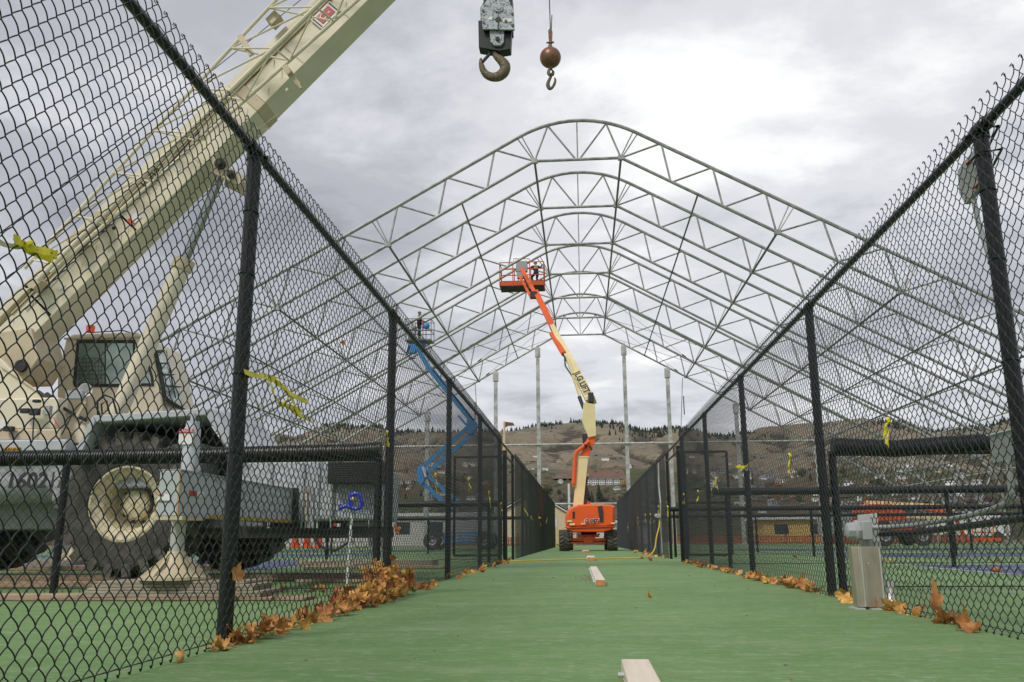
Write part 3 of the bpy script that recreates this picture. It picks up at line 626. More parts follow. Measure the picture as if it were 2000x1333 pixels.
# red sign board on the boom side and small labels
c = at(636, 30, 9.53); ax = (V((.68, 0, .73)), V((0, 1, 0)), V((-.73, 0, .68)))
b = MB(); b.box(c, (.34, .012, .20), ax); sgn_ = b.build('sign_board', 'white', CR)
b = MB(); b.box(c - V((0, .009, 0)), (.22, .008, .13), ax); b.build('red_panel', 'redboard', sgn_)
b = MB(); b.box(c + ax[0] * .145 - V((0, .009, 0)), (.014, .008, .17), ax); b.box(c - ax[0] * .145 - V((0, .009, 0)), (.014, .008, .17), ax); b.build('stripe', 'blacktxt', sgn_)
text('C', .12, c - V((0, .016, 0)) - ax[0] * .04, ax[0], ax[2], 'white', sgn_, bold=.01); text('-', .13, c - V((0, .016, 0)) + ax[0] * .05, ax[0], ax[2], 'white', sgn_, bold=.01)
c = at(262, 428, 9.54); b = MB(); b.box(c, (.15, .006, .10), ax); lb = b.build('warning_label', 'white', CR); b = MB(); b.box(c - V((0, .005, 0)) - ax[0] * .05, (.045, .004, .1), ax); b.build('red_band', 'beacon', lb)
text('12021', .16, at(300, 345, 9.50), ax[0], ax[2], 'blacktxt', CR, 'fleet_number', bold=.012)
for u, v, w_, h_, m_ in ((120, 560, .10, .05, 'white'), (345, 330, .05, .09, 'white'), (560, 175, .04, .03, 'white'), (400, 270, .05, .03, 'hazard')):
    c = at(u, v, 9.545); b = MB(); b.box(c, (w_, .004, h_), ax); b.build('label_plate', m_, CR)
rr_ = random.Random(3)
for k in range(26):
    x = rr_.uniform(-6.6, -2.2); o0 = rr_.uniform(.1, .37); b = MB(); p0 = rail_pt(x, o0, 9.5475); ln = rr_.uniform(.03, .14); wd = rr_.uniform(.003, .009)
    b.prism([p0, p0 + V((wd, 0, 0)), p0 + V((wd * .6, 0, -ln)), p0 + V((wd * .3, 0, -ln))], (0, .0015, 0)); b.build('rust_run', 'rust_stain', CR)
b = MB(); b.path([rail_pt(-6.3, .30, 9.53), rail_pt(-5.6, .33, 9.52), rail_pt(-5.0, .30, 9.53), rail_pt(-4.3, .34, 9.52)], .009, 6); b.build('hydraulic_hose', 'under', CR)
# lift cylinder
cyl = [at(228, 812, 9.75), at(362, 507, 9.75)]; b = MB(); b.tube(cyl[0], cyl[1], .105, 24); cy = b.build('cylinder_barrel', 'cream', CR)
d_ = (cyl[1] - cyl[0]).normalized(); b = MB(); b.tube(cyl[1] - d_ * .14, cyl[1], .125, 24); b.build('end_cap', 'cream_dirty', cy, bevel=.006)
b = MB(); b.tube(cyl[1], at(440, 322, 9.75), .055, 20); b.build('piston_rod', 'chrome', CR)
b = MB(); lug = poly([(415, 305), (455, 330), (478, 345), (466, 362), (440, 350), (410, 335)], 9.50); b.prism(lug, (0, .06, 0)); b.build('boom_lug', 'cream_dirty', CR, bevel=.005); b = MB(); b.prism([p + V((0, .42, 0)) for p in lug], (0, .06, 0)); b.build('boom_lug', 'cream_dirty', CR, bevel=.005)
for u, v, r_ in ((432, 322, .065), (453, 343, .05)):
    b = MB(); b.lathe([(.001, 0), (r_, 0), (r_, -.05), (r_ * .6, -.055), (r_ * .6, -.09), (.001, -.09)], at(u, v, 9.5), (0, 1, 0), 18); b.build('pivot_pin', 'under', CR)
# superstructure side plates, foot, deck
for Yh, nm in ((9.2, 0), (10.06, 1)):
    b = MB(); b.prism(poly([(-130, 655), (0, 700), (40, 742), (172, 832), (164, 866), (-130, 866)], Yh), (0, .07, 0)); hp = b.build('side_plate', 'cream', CR, bevel=.01)
b = MB(); b.prism(poly([(-20, 652), (60, 640), (75, 700), (48, 740), (-20, 742)], 9.5), (0, .55, 0)); b.build('boom_foot', 'cream_dirty', CR, bevel=.01)
b = MB(); b.lathe([(.001, 0), (.07, 0), (.07, -.05), (.001, -.05)], at(44, 716, 9.5), (0, 1, 0), 16); b.build('pivot_pin', 'under', CR)
b = MB(); b.path([at(2, 716, 9.18), at(60, 755, 9.18), at(110, 793, 9.18), at(168, 828, 9.18)], .012, 6); b.build('edge_trim', 'cream_dirty', CR)
b = MB(); b.mm((-7.9, 8.95, 1.47), (-5.55, 10.9, 1.60)); b.build('turntable_deck', 'cream_dirty', CR, bevel=.02)
b = MB(); b.mm((-7.9, 9.0, 1.60), (-5.65, 9.2, 1.95)); b.build('toolbox', 'cream', CR, bevel=.02)
b = MB(); b.lathe([(.6, 0), (.62, .05), (.62, .1), (.6, .14)], (-6.6, 9.9, 1.36), (0, 0, 1), 32); b.build('slew_ring', 'under', CR)
for (u, v, w_, h_, m_) in ((50, 803, .10, .05, 'under'), (68, 805, .10, .07, 'under'), (95, 802, .055, .10, 'greyplastic'), (18, 838, .10, .05, 'under'), (72, 784, .07, .03, 'under'), (147, 772, .19, .09, 'crane_grey')):
    c = at(u, v, 8.9); b = MB(); b.box(c, (w_, .06, h_)); b.build('fitting', m_, CR, bevel=.006)
b = MB(); c = at(8, 828, 8.93); b.box(c, (.1, .008, .1)); b.build('label_plate', 'white', CR)
b = MB(); b.path([at(104, 816, 8.9), at(112, 830, 8.88), at(118, 838, 8.9)], .005, 5); b.build('red_wire', 'red', CR)
b = MB(); b.path([at(66, 815, 8.9), at(64, 858, 8.9)], .008, 5); b.path([at(140, 812, 8.9), at(120, 850, 8.9)], .008, 5); b.path([at(192, 825, 9.1), at(190, 785, 9.05), at(205, 772, 9.0), at(220, 778, 9.0), at(230, 815, 9.1)], .012, 6)
b.path([at(200, 815, 9.2), at(198, 790, 9.15), at(208, 783, 9.1), at(215, 812, 9.2)], .01, 6); b.path([at(75, 765, 9.15), at(110, 790, 9.1), at(150, 812, 9.15), at(170, 822, 9.2)], .018, 6); b.path([at(90, 770, 9.3), at(130, 805, 9.3)], .03, 6); b.build('hydraulic_hose', 'under', CR)
b = MB(); wl = at(170, 762, 9.1); b.lathe([(.001, 0), (.035, 0), (.07, -.05), (.075, -.05), (.04, .03), (.001, .05)], wl, (-.2, 1, .2), 18); b.build('work_lamp', 'white', CR)
b = MB(); b.tube(wl, wl + V((.0, .05, -.22)), .012, 6); b.beam(at(150, 815, 9.1), at(168, 785, 9.1), .03, .03); b.build('lamp_stalk', 'cream_dirty', CR)
# cab
cabp = [(110, 862), (112, 735), (128, 664), (140, 653), (266, 649), (286, 660), (299, 690), (316, 778), (324, 862)]
b = MB(); b.prism(poly(cabp, 10.3), (0, .95, 0)); b.build('cab', 'cream', CR, bevel=.02)
b = MB(); b.beam(at(126, 662, 10.29), at(290, 658, 10.29), .03, .02); b.build('roof_gutter', 'cream_dirty', CR)
b = MB(); b.prism(poly([(150, 664), (263, 664), (263, 756), (222, 756), (145, 756), (142, 748)], 10.285), (0, .02, 0)); sw = b.build('side_window', 'under', CR)
b = MB(); b.prism(poly([(155, 671), (204, 671), (204, 750), (148, 750)], 10.278), (0, .01, 0)); b.build('pane', 'glass', sw)
b = MB(); b.prism(poly([(207, 671), (259, 671), (259, 750), (207, 750)], 10.278), (0, .01, 0)); b.build('pane', 'frontglass', sw)
b = MB()
for k in range(9): b.tube(at(150 + k * 6, 700, 10.27), at(150 + k * 6, 748, 10.27), .0022, 4)
for k in range(7): b.tube(at(150, 700 + k * 8, 10.27), at(202, 700 + k * 8, 10.27), .0022, 4)
b.build('wire_guard', 'under', sw)
b = MB(); b.prism(poly([(270, 700), (285, 694), (298, 735), (300, 754), (272, 754)], 10.285), (0, .02, 0)); qw = b.build('quarter_window', 'under', CR)
b = MB(); b.prism(poly([(273, 706), (283, 700), (294, 737), (295, 749), (275, 749)], 10.278), (0, .01, 0)); b.build('pane', 'frontglass', qw)
n1_, n2_, n3_, n4_ = at(300, 688, 10.28), at(312, 740, 10.28), at(318, 776, 10.28), at(326, 784, 10.3)
f1_, f2_, f3_, f4_ = at(330, 684, 11.25), at(352, 735, 11.25), at(368, 782, 11.25), at(367, 808, 11.25)
off = V((.03, 0, 0))
b = MB(); b.add([p + off for p in (n1_, n2_, n3_, n4_, f4_, f3_, f2_, f1_)] + [p for p in (n1_, n2_, n3_, n4_, f4_, f3_, f2_, f1_)],
      [(0, 1, 6, 7), (1, 2, 5, 6), (2, 3, 4, 5), (8, 15, 14, 9), (9, 14, 13, 10), (10, 13, 12, 11), (0, 7, 15, 8), (3, 11, 12, 4)]); ws = b.build('windshield', 'frontglass', CR)
b = MB(); loop = [p + off for p in (n1_, n2_, n3_, n4_, f4_, f3_, f2_, f1_, n1_)]; b.path(loop, .022, 8); b.build('window_seal', 'under', ws)
b = MB()
for k in range(1, 4): b.tube(n1_.lerp(n3_, k / 4) + off * 2, f1_.lerp(f3_, k / 4) + off * 2, .007, 5)
b.tube(n3_.lerp(f3_, .3) + off * 2, n1_.lerp(f1_, .5) + off * 2, .009, 5); b.build('wiper', 'under', ws)
b = MB(); c = at(176, 650, 10.8); b.lathe([(.001, .1), (.05, .095), (.058, .08), (.052, .0), (.001, 0)], c, (0, 0, 1), 18); b.build('beacon', 'beacon', CR)
b = MB(); b.path([at(180, 650, 10.6), at(240, 646, 10.5), at(270, 655, 10.4)], .008, 5); b.build('roof_cable', 'under', CR)
# carrier
def deckz(v, Y): return at(100, v, Y).z
b = MB(); b.mm((-9.6, 8.78, .95), (-3.9, 11.1, 1.40)); b.mm((-9.6, 9.3, .55), (-2.5, 10.6, .95)); b.build('carrier_frame', 'crane_grey', CR, bevel=.02)
b = MB(); b.mm((-7.6, 8.66, 1.33), (-5.30, 8.80, 1.45)); b.build('deck_edge', 'crane_lgrey', CR, bevel=.015)
fo = [(178, 814), (184, 811), (410, 797), (416, 800), (520, 902)]; fi = [(190, 826), (190, 826), (392, 810), (398, 812), (500, 905)]
b = MB(); b.prism(poly([(140, 892), (180, 813), (186, 824), (157, 892)], 8.5), (0, .75, 0)); b.prism(poly([(180, 812), (412, 797), (400, 812), (188, 826)], 8.498), (0, .752, 0)); b.prism(poly([(412, 797), (470, 885), (452, 889), (400, 811)], 8.5), (0, .75, 0))
fd = b.build('fender', 'crane_lgrey', CR, bevel=.012)
b = MB(); b.prism(poly([(188, 826), (398, 813), (458, 905), (458, 960), (150, 960), (150, 892)], 9.22), (0, .03, 0)); b.build('wheel_well', 'under', CR)
b = MB(); b.prism(poly([(412, 797), (436, 800), (478, 872), (476, 905), (462, 905)], 8.95), (0, 1.2, 0)); b.prism(poly([(436, 826), (470, 835), (520, 905), (470, 905)], 8.8), (0, 1.0, 0)); b.build('side_panel', 'crane_lgrey', CR, bevel=.01)
b = MB(); b.mm((-3.42, 8.62, .60), (-2.44, 10.95, 1.20)); b.mm((-2.44, 8.63, .60), (-1.96, 9.38, 1.12)); eng = b.build('engine_housing', 'crane_lgrey', CR, bevel=.03)
b = MB(); b.mm((-3.5, 8.8, 1.20), (-2.5, 10.8, 1.37)); b.build('engine_hood', 'crane_lgrey', CR, bevel=.03)
b = MB(); b.mm((-3.5, 8.72, 1.18), (-2.4, 10.9, 1.205)); b.build('hood_lip', 'crane_grey', CR)
b = MB(); b.prism(poly([(541, 953), (582, 953), (582, 1021), (541, 1021)], 8.60), (0, .03, 0)); op = b.build('service_opening', 'under', CR)
b = MB()
for k in range(8): b.sphere(at(546 + random.random() * 32, 958 + random.random() * 56, 8.59), .012 + .012 * random.random(), 6, 5)
b.path([at(545, 990, 8.59), at(560, 996, 8.57), at(580, 988, 8.59)], .01, 5); b.build('fitting', 'darkmetal', op)
b = MB()
for u in (528, 592, 622, 648, 690, 722): b.mm(at(u, 1032, 8.61) + V((-.006, -.008, 0)), at(u, 905, 8.61) + V((.006, 0, 0)))
b.prism(poly([(595, 955), (612, 955), (612, 1032), (595, 1032)], 8.6), (0, .03, 0)); b.build('door_seam', 'crane_grey', CR)
b = MB(); b.prism(poly([(596, 952), (600, 952), (600, 1020), (596, 1020)], 8.58), (0, .02, 0)); b.build('rust_streak', 'cream_dirty', CR)
b = MB(); b.mm((-2.47, 8.42, .95), (-1.93, 8.85, 1.17)); b.build('exhaust_box', 'pipe', CR, bevel=.015)
b = MB()
for k in range(9): b.mm((-2.44, 8.408, .965 + k * .022), (-1.96, 8.42, .975 + k * .022))
b.build('louvre', 'darkmetal', CR)
b = MB(); b.mm((-3.5, 8.75, .44), (-2.45, 10.7, .545)); b.mm((-2.45, 8.75, .44), (-2.0, 9.36, .545)); b.build('underframe', 'under', CR)
b = MB(); b.path([at(612, 1045, 8.6), at(625, 1068, 8.5), at(655, 1076, 8.5), at(680, 1060, 8.5), at(682, 1045, 8.6)], .014, 6); b.build('hose_loop', 'under', CR)
for u, v, m_ in ((655, 1025, 'red'), (662, 1026, 'white')):
    b = MB(); c = at(u, v, 8.605); b.box(c, (.035, .012, .03)); b.build('reflector', m_, CR)
# tank
b = MB(); c = at(50, 945, 8.98); b.lathe([(.001, -1.6), (.19, -1.6), (.21, -1.57), (.21, .42), (.19, .45), (.001, .45)], c, (1, 0, 0), 28); tk = b.build('tank', 'crane_grey', CR)
text('16021', .24, at(62, 940, 8.76), (1, 0, 0), (0, .15, 1), 'blacktxt', tk, 'fleet_number', bold=.01, squeeze=.95)
b = MB(); b.mm((-5.42, 8.7, .82), (-5.22, 9.2, 1.22)); b.build('step_box', 'crane_grey', CR, bevel=.01)
b = MB(); c = at(22, 879, 8.65); b.box(c, (.19, .008, .055)); lb = b.build('warning_label', 'hazard', CR); text('WARNING', .045, c - V((0, .008, 0)), (1, 0, 0), (0, 0, 1), 'blacktxt', lb)
def wheel(parent, c, R, wd, face=-1, rimm='rim', n_lug=22, name='wheel', spokes=False, side_axis=V((0, 1, 0)), nseg=44):
    c = V(c); ax = side_axis * (face); h = wd / 2; r0 = R * .5
    b = MB(); b.lathe([(r0, h * .78), (r0 * 1.06, h * .9), (R * .72, h * 1.0), (R * .86, h * .95), (R * .905, h * .78), (R * .91, 0), (R * .905, -h * .78), (R * .86, -h * .95), (R * .7, -h), (r0, -h * .8)], c, ax, nseg)
    ty = b.build('tyre', 'tyre', parent)
    b = MB(); d, a, e2 = frame(ax)
    for side in (1, -1):
        for k in range(n_lug):
            t = 2 * math.pi * (k + (0.5 if side < 0 else 0)) / n_lug; t2 = t + 2 * math.pi / n_lug * .55
            def P(tt, rad, hh): return c + (a * math.cos(tt) + e2 * math.sin(tt)) * rad + d * (hh * side)
            w_ = 2 * math.pi / n_lug * .27
            vs = [P(t - w_, R * .80, h * .97), P(t + w_, R * .80, h * .97), P(t2 + w_, R * .89, 0.02 * h), P(t2 - w_, R * .89, 0.02 * h),
                  P(t - w_ * .8, R * .975, h * 1.0), P(t + w_ * .8, R * .975, h * 1.0), P(t2 + w_ * .8, R * 1.0, 0.02 * h), P(t2 - w_ * .8, R * 1.0, 0.02 * h)]
            b.add(vs, [(0, 1, 2, 3), (4, 7, 6, 5), (0, 4, 5, 1), (1, 5, 6, 2), (2, 6, 7, 3), (3, 7, 4, 0)])
    tr = b.build('tread_lugs', 'tread', ty, smooth=False); tr['kind'] = 'stuff'
    b = MB(); b.lathe([(r0 * 1.02, h * .72), (r0 * 1.04, h * .84), (r0 * .97, h * .86), (r0 * .90, h * .72), (r0 * .80, h * .66), (r0 * .72, h * .55), (r0 * .66, -h * .1), (r0 * .62, -h * .25), (.001, -h * .25)], c, ax, 36); ri = b.build('rim', rimm, parent)
    b = MB(); b.lathe([(r0 * .42, -h * .25), (r0 * .42, h * .05), (r0 * .36, h * .15), (r0 * .2, h * .2), (.001, h * .2)], c, ax, 24)
    b.build('hub', rimm, parent)
    b = MB()
    for k in range(10):
        t = 2 * math.pi * k / 10; b.tube(c + (a * math.cos(t) + e2 * math.sin(t)) * r0 * .5 - d * h * .25, c + (a * math.cos(t) + e2 * math.sin(t)) * r0 * .5 - d * h * .12, r0 * .05, 6)
    b.build('wheel_nuts', 'darkmetal', ri)
for x, y, fc in ((-4.62, 8.92, -1), (-4.5, 11.3, -1), (-7.75, 11.25, -1), (-8.15, 8.92, -1)):
    wheel(CR, (x, y, .79), .745, .60 if y < 10 else .66, fc)
b = MB(); b.tube((-7.9, 8.9, .79), (-7.8, 11.2, .79), .11, 12); b.build('axle', 'under', CR)
b = MB(); b.tube((-4.55, 8.9, .79), (-4.5, 11.2, .79), .11, 12); b.lathe([(.05, -.3), (.25, -.12), (.25, .12), (.05, .3)], (-4.52, 10.1, .78), (0, 1, 0), 16); b.build('axle', 'under', CR)
# outriggers
def outrigger(X, Y0, Y1, jx, jy, full=True):
    sgn = -1 if Y0 < Y1 else 1
    b = MB(); b.mm((X, Y0, .585), (X + .15, Y1, .905)); ob = b.build('outrigger_beam', 'crane_lgrey', CR, bevel=.008)
    b = MB(); b.mm((X - .015, Y0 - .02, .56), (X + .2, Y0 + .35, .585)); b.build('beam_shoe', 'cream_dirty', ob)
    b = MB(); b.mm((X + .150, Y0 + .55, .585), (X + .156, Y1, .607)); b.mm((X + .150, Y1 - .04, .6), (X + .157, Y1, .9)); b.mm((X + .149, Y0 - .003, .60), (X + .155, Y0 + .006, .90)); b.build('hazard_stripe', 'hazard', ob)
    b = MB(); b.mm((X - .004, Y0, .905), (X + .156, Y1, .916)); b.build('beam_lip', 'crane_grey', ob)
    b = MB(); b.lathe([(.001, 0), (.062, 0), (.062, .34), (.05, .36), (.05, .40), (.02, .40), (.02, .46), (.001, .46)], (jx + .06, jy, .90), (0, 0, 1), 18); jh = b.build('jack_housing', 'crane_lgrey', CR)
    b = MB(); b.mm((jx - .01, jy - .069, 1.12), (jx + .1, jy - .062, 1.235)); lb = b.build('warning_label', 'white', jh)
    b = MB(); b.mm((jx - .01, jy - .074, 1.205), (jx + .1, jy - .069, 1.235)); b.build('red_band', 'red', jh); text('DANGER', .026, (jx + .045, jy - .077, 1.22), (1, 0, 0), (0, 0, 1), 'white', jh, bold=.01)
    b = MB(); b.tube((jx + .01, jy, .60), (jx + .01, jy, .29), .052, 20); b.build('jack_leg', 'galv', CR)
    b = MB(); b.lathe([(.001, .18), (.062, .18), (.07, .15), (.11, .07), (.20, .012), (.25, 0), (.25, -.02), (.001, -.02)], (jx + .01, jy, .16), (0, 0, 1), 28)
    fl_ = b.build('jack_float', 'cream_dirty', CR)
    b = MB()
    for k in range(6):
        t = k * math.pi / 3 + .3; d2 = V((math.cos(t), math.sin(t), 0)); q = V((jx + .01, jy, .16)); b.prism([q + d2 * .05 + V((0, 0, .17)), q + d2 * .24 + V((0, 0, .005)), q + d2 * .05 + V((0, 0, .005))], d2.cross(V((0, 0, 1))) * .012)
    b.build('float_rib', 'cream_dirty', fl_)
outrigger(-3.01, 6.1, 9.0, -3.0, 6.42)
outrigger(-8.1, 13.9, 11.2, -8.03, 13.6)
c = at(320, 972, 6.09); b = MB(); b.box(c, (.09, .005, .045)); b.build('label_plate', 'white', CR); b = MB(); b.box(c + V((-.022, -.004, .016)), (.04, .004, .012)); b.build('orange_label', 'beacon', CR)
for dy, m_ in ((0, 'red'), (.13, 'white')):
    b = MB(); c = V((-2.857, 6.33 + dy, .755)); b.box(c, (.006, .12, .038)); b.build('reflector', m_, CR)
# timber under the outriggers: every board a thing of its own
def board(x0, x1, y0, y1, z0, z1, label, m_='wood', rot=0, group='boards under and around the crane'):
    b = MB(); c = V(((x0 + x1) / 2, (y0 + y1) / 2, 0)); ca, sa = math.cos(rot), math.sin(rot)
    b.box((c.x, c.y, (z0 + z1) / 2), (x1 - x0, y1 - y0, z1 - z0), (V((ca, sa, 0)), V((-sa, ca, 0)), V((0, 0, 1))))
    tag(b.build('wooden_board', m_, loc=(c.x, c.y, z0), bevel=.003), label, 'board', group)
board(-4.35, -1.95, 6.22, 6.50, .004, .024, 'long thin board lying lowest under the near outrigger mat, by the leaf drift')
board(-4.7, -2.5, 6.52, 6.76, .004, .026, 'thin board behind the lowest one under the near outrigger')
for k in range(5):
    board(-3.62 + k * .03, -2.28 - k * .03 + (.04 if k % 2 else 0), 6.24 + .01 * k, 6.66, .026 + k * .022, .046 + k * .022, 'grey timber layer %s of the mat stack under the near outrigger foot' % ('at the bottom', 'second from the bottom', 'in the middle', 'second from the top', 'on top')[k], 'mat')
board(-8.6, -3.9, 8.05, 8.32, .004, .05, 'long orange-edged board on the court in front of the crane wheels')
board(-6.8, -2.0, 9.4, 9.9, .004, .06, 'long board lying under the crane between its wheels')
board(-9.6, -5.2, 12.7, 13.0, .004, .07, 'board under the far outrigger of the crane, behind the wheels')
board(-8.6, -7.5, 13.3, 13.9, .07, .14, 'short thick mat right under the far outrigger foot', 'mat')
board(-4.1, -2.0, 13.0, 13.35, .004, .04, 'pinkish board on the court behind the second fence post', rot=.12)
board(-4.6, -2.4, 14.2, 14.8, .004, .10, 'low stack board beyond the second fence post on the left', 'mat')
board(-2.9, -1.85, 8.9, 9.05, .004, .03, 'short board on the court right of the white pole')

# hook block and overhaul ball hanging from the boom head
HB = thing('hook_block', 'heavy chipped grey crane hook block with open forged hook', 'hook block', at(967, 160, 10))
pf = [(940.5, 16), (949, 3), (955, -10), (988, -10), (995, 3), (1003.5, 21), (1005, 58.5), (942, 57)]
b = MB(); b.prism(poly(pf, 9.86), (0, .03, 0)); b.build('cheek_plate', 'hookgrey', HB, bevel=.004)
b = MB(); b.prism(poly([(u - 3, v - 1) for u, v in pf], 10.12), (0, .03, 0)); b.build('cheek_plate', 'hookgrey', HB, bevel=.004)
b = MB(); b.prism(poly([(934, 40), (1000, 42), (997, 96), (975, 100), (935, 93)], 9.93), (0, .16, 0)); b.mm(at(944, 58, 9.88), at(1003, 10, 10.12)); b.build('block_body', 'hookdark', HB, bevel=.006)
for u, v, r_ in ((974, 17, .055), (974, 17, .03)):
    b = MB(); b.lathe([(.001, -.02 - .01 * (r_ < .04)), (r_, -.02 - .01 * (r_ < .04)), (r_, 0), (.001, 0)], at(u, v, 9.86), (0, 1, 0), 18); b.build('pin_boss', 'hookgrey', HB)
b = MB(); b.lathe([(.001, -.003), (.038, -.003), (.038, 0.0), (.001, .0)], at(973, 39, 9.858), (0, 1, 0), 16); b.mm(at(972, 58, 9.853), at(974, 42, 9.858)); b.build('key_hole', 'blacktxt', HB)
for u, v, w_, h_ in ((958, 36, .045, .045), (991, 40, .11, .045)):
    b = MB(); b.box(at(u, v, 9.855), (w_, .004, h_)); b.build('white_patch', 'white', HB)
for u, v in ((945, 45), (1001, 50), (944, 22), (1001, 28), (988, 42)):
    b = MB(); b.lathe([(.001, -.016), (.018, -.016), (.018, 0), (.001, 0)], at(u, v, 9.86), (0, 1, 0), 6); b.build('bolt', 'hookrust', HB)
b = MB(); b.prism(poly([(956, 60), (985, 60), (984, 82), (978, 89), (965, 89), (958, 82)], 9.90), (0, .035, 0)); b.build('yoke', 'hookgrey', HB, bevel=.006)
b = MB(); b.prism(poly([(956, 60), (985, 60), (984, 82), (978, 89), (965, 89), (958, 82)], 10.06), (0, .035, 0)); b.build('yoke', 'hookgrey', HB, bevel=.006)
b = MB(); b.lathe([(.001, -.02), (.028, -.02), (.028, 0), (.001, 0)], at(972, 77, 9.90), (0, 1, 0), 14); b.build('yoke_pin', 'hookdark', HB)
def smooth_pts(hp, n=4):
    o = []
    for i in range(len(hp) - 1):
        p0, p1, p2, p3 = [np.array(hp[min(max(j, 0), len(hp) - 1)], float) for j in (i - 1, i, i + 1, i + 2)]
        for k in range(n): t = k / n; o.append(tuple(.5 * (2 * p1 + (p2 - p0) * t + (2 * p0 - 5 * p1 + 4 * p2 - p3) * t * t + (3 * p1 - p0 - 3 * p2 + p3) * t ** 3)))
    return o + [tuple(hp[-1])]
hp = [(967, 86, 6), (966, 100, 6.2), (969, 110, 7), (978, 118, 9.5), (986, 128, 11.5), (985, 140, 11.5), (975, 149, 11), (962, 151, 9.5), (950, 146, 8.5), (943, 136, 7), (940, 126, 5.5), (939, 118, 3.6), (940, 114, 1.5)]; hp = smooth_pts(hp)
b = MB(); b.ring_path([at(u, v, 9.99) for u, v, r_ in hp], [r_ * 10 / 1710 for *_, r_ in hp], 16); hk = b.build('hook', 'hookrust', HB)
b = MB(); b.beam(at(958, 104, 9.98), at(943, 121, 9.98), .05, .022); b.tube(at(957, 100, 9.95), at(957, 108, 10.0), .015, 8); b.build('latch', 'hookdark', hk)
b = MB()
for u, v in ((945, 0), (992, 0), (958, -5), (980, -5)): b.tube(at(u, v, 9.95), V((-.95 + (u - 968) * .006, 9.85, 9.1)), .0075, 6)
b.build('hoist_rope', 'rope', HB)
OB = thing('overhaul_ball', 'red-brown worn overhaul ball with small hook hanging on a single rope', 'hook ball', at(1076, 178, 10))
b = MB(); cb = at(1075, 113, 10); b.sphere(cb, .134, 32, 20); b.build('ball', 'ball', OB)
b = MB(); b.lathe([(.018, -.17), (.035, -.13), (.04, .13), (.018, .19)], cb, (0, 0, 1), 12); b.build('swivel', 'hookrust', OB)
b = MB(); b.prism(poly([(1070.5, 60), (1073, 56), (1077, 56), (1079, 62), (1078, 83), (1072, 83)], 9.975), (0, .05, 0)); b.tube(at(1067, 84, 10), at(1082, 83, 10), .013, 8); b.build('wedge_socket', 'ball', OB, bevel=.004)
b = MB(); b.tube(at(1075, 57, 10), V((-.3, 9.85, 9.0)), .0065, 6); b.tube(at(1077, 58, 10), at(1078, 30, 10), .006, 5); b.build('hoist_rope', 'rope', OB)
b = MB(); b.prism(poly([(1069, 137), (1074, 132), (1075, 144), (1072, 148), (1068, 143)], 9.95), (0, .03, 0)); b.prism(poly([(1077, 134), (1083, 140), (1082, 146), (1078, 147)], 10.0), (0, .03, 0)); b.build('clevis', 'hookrust', OB)
hp = [(1077, 144, 3), (1076, 150, 3), (1072, 158, 3.6), (1070, 166, 4.2), (1073, 173, 4), (1078, 172, 3.2), (1083, 164, 3), (1084.5, 156, 2.4), (1083, 152, 1)]; hp = smooth_pts(hp, 3)
b = MB(); b.ring_path([at(u, v, 9.99) for u, v, r_ in hp], [r_ * 10 / 1710 for *_, r_ in hp], 10); b.build('hook', 'hookrust', OB)

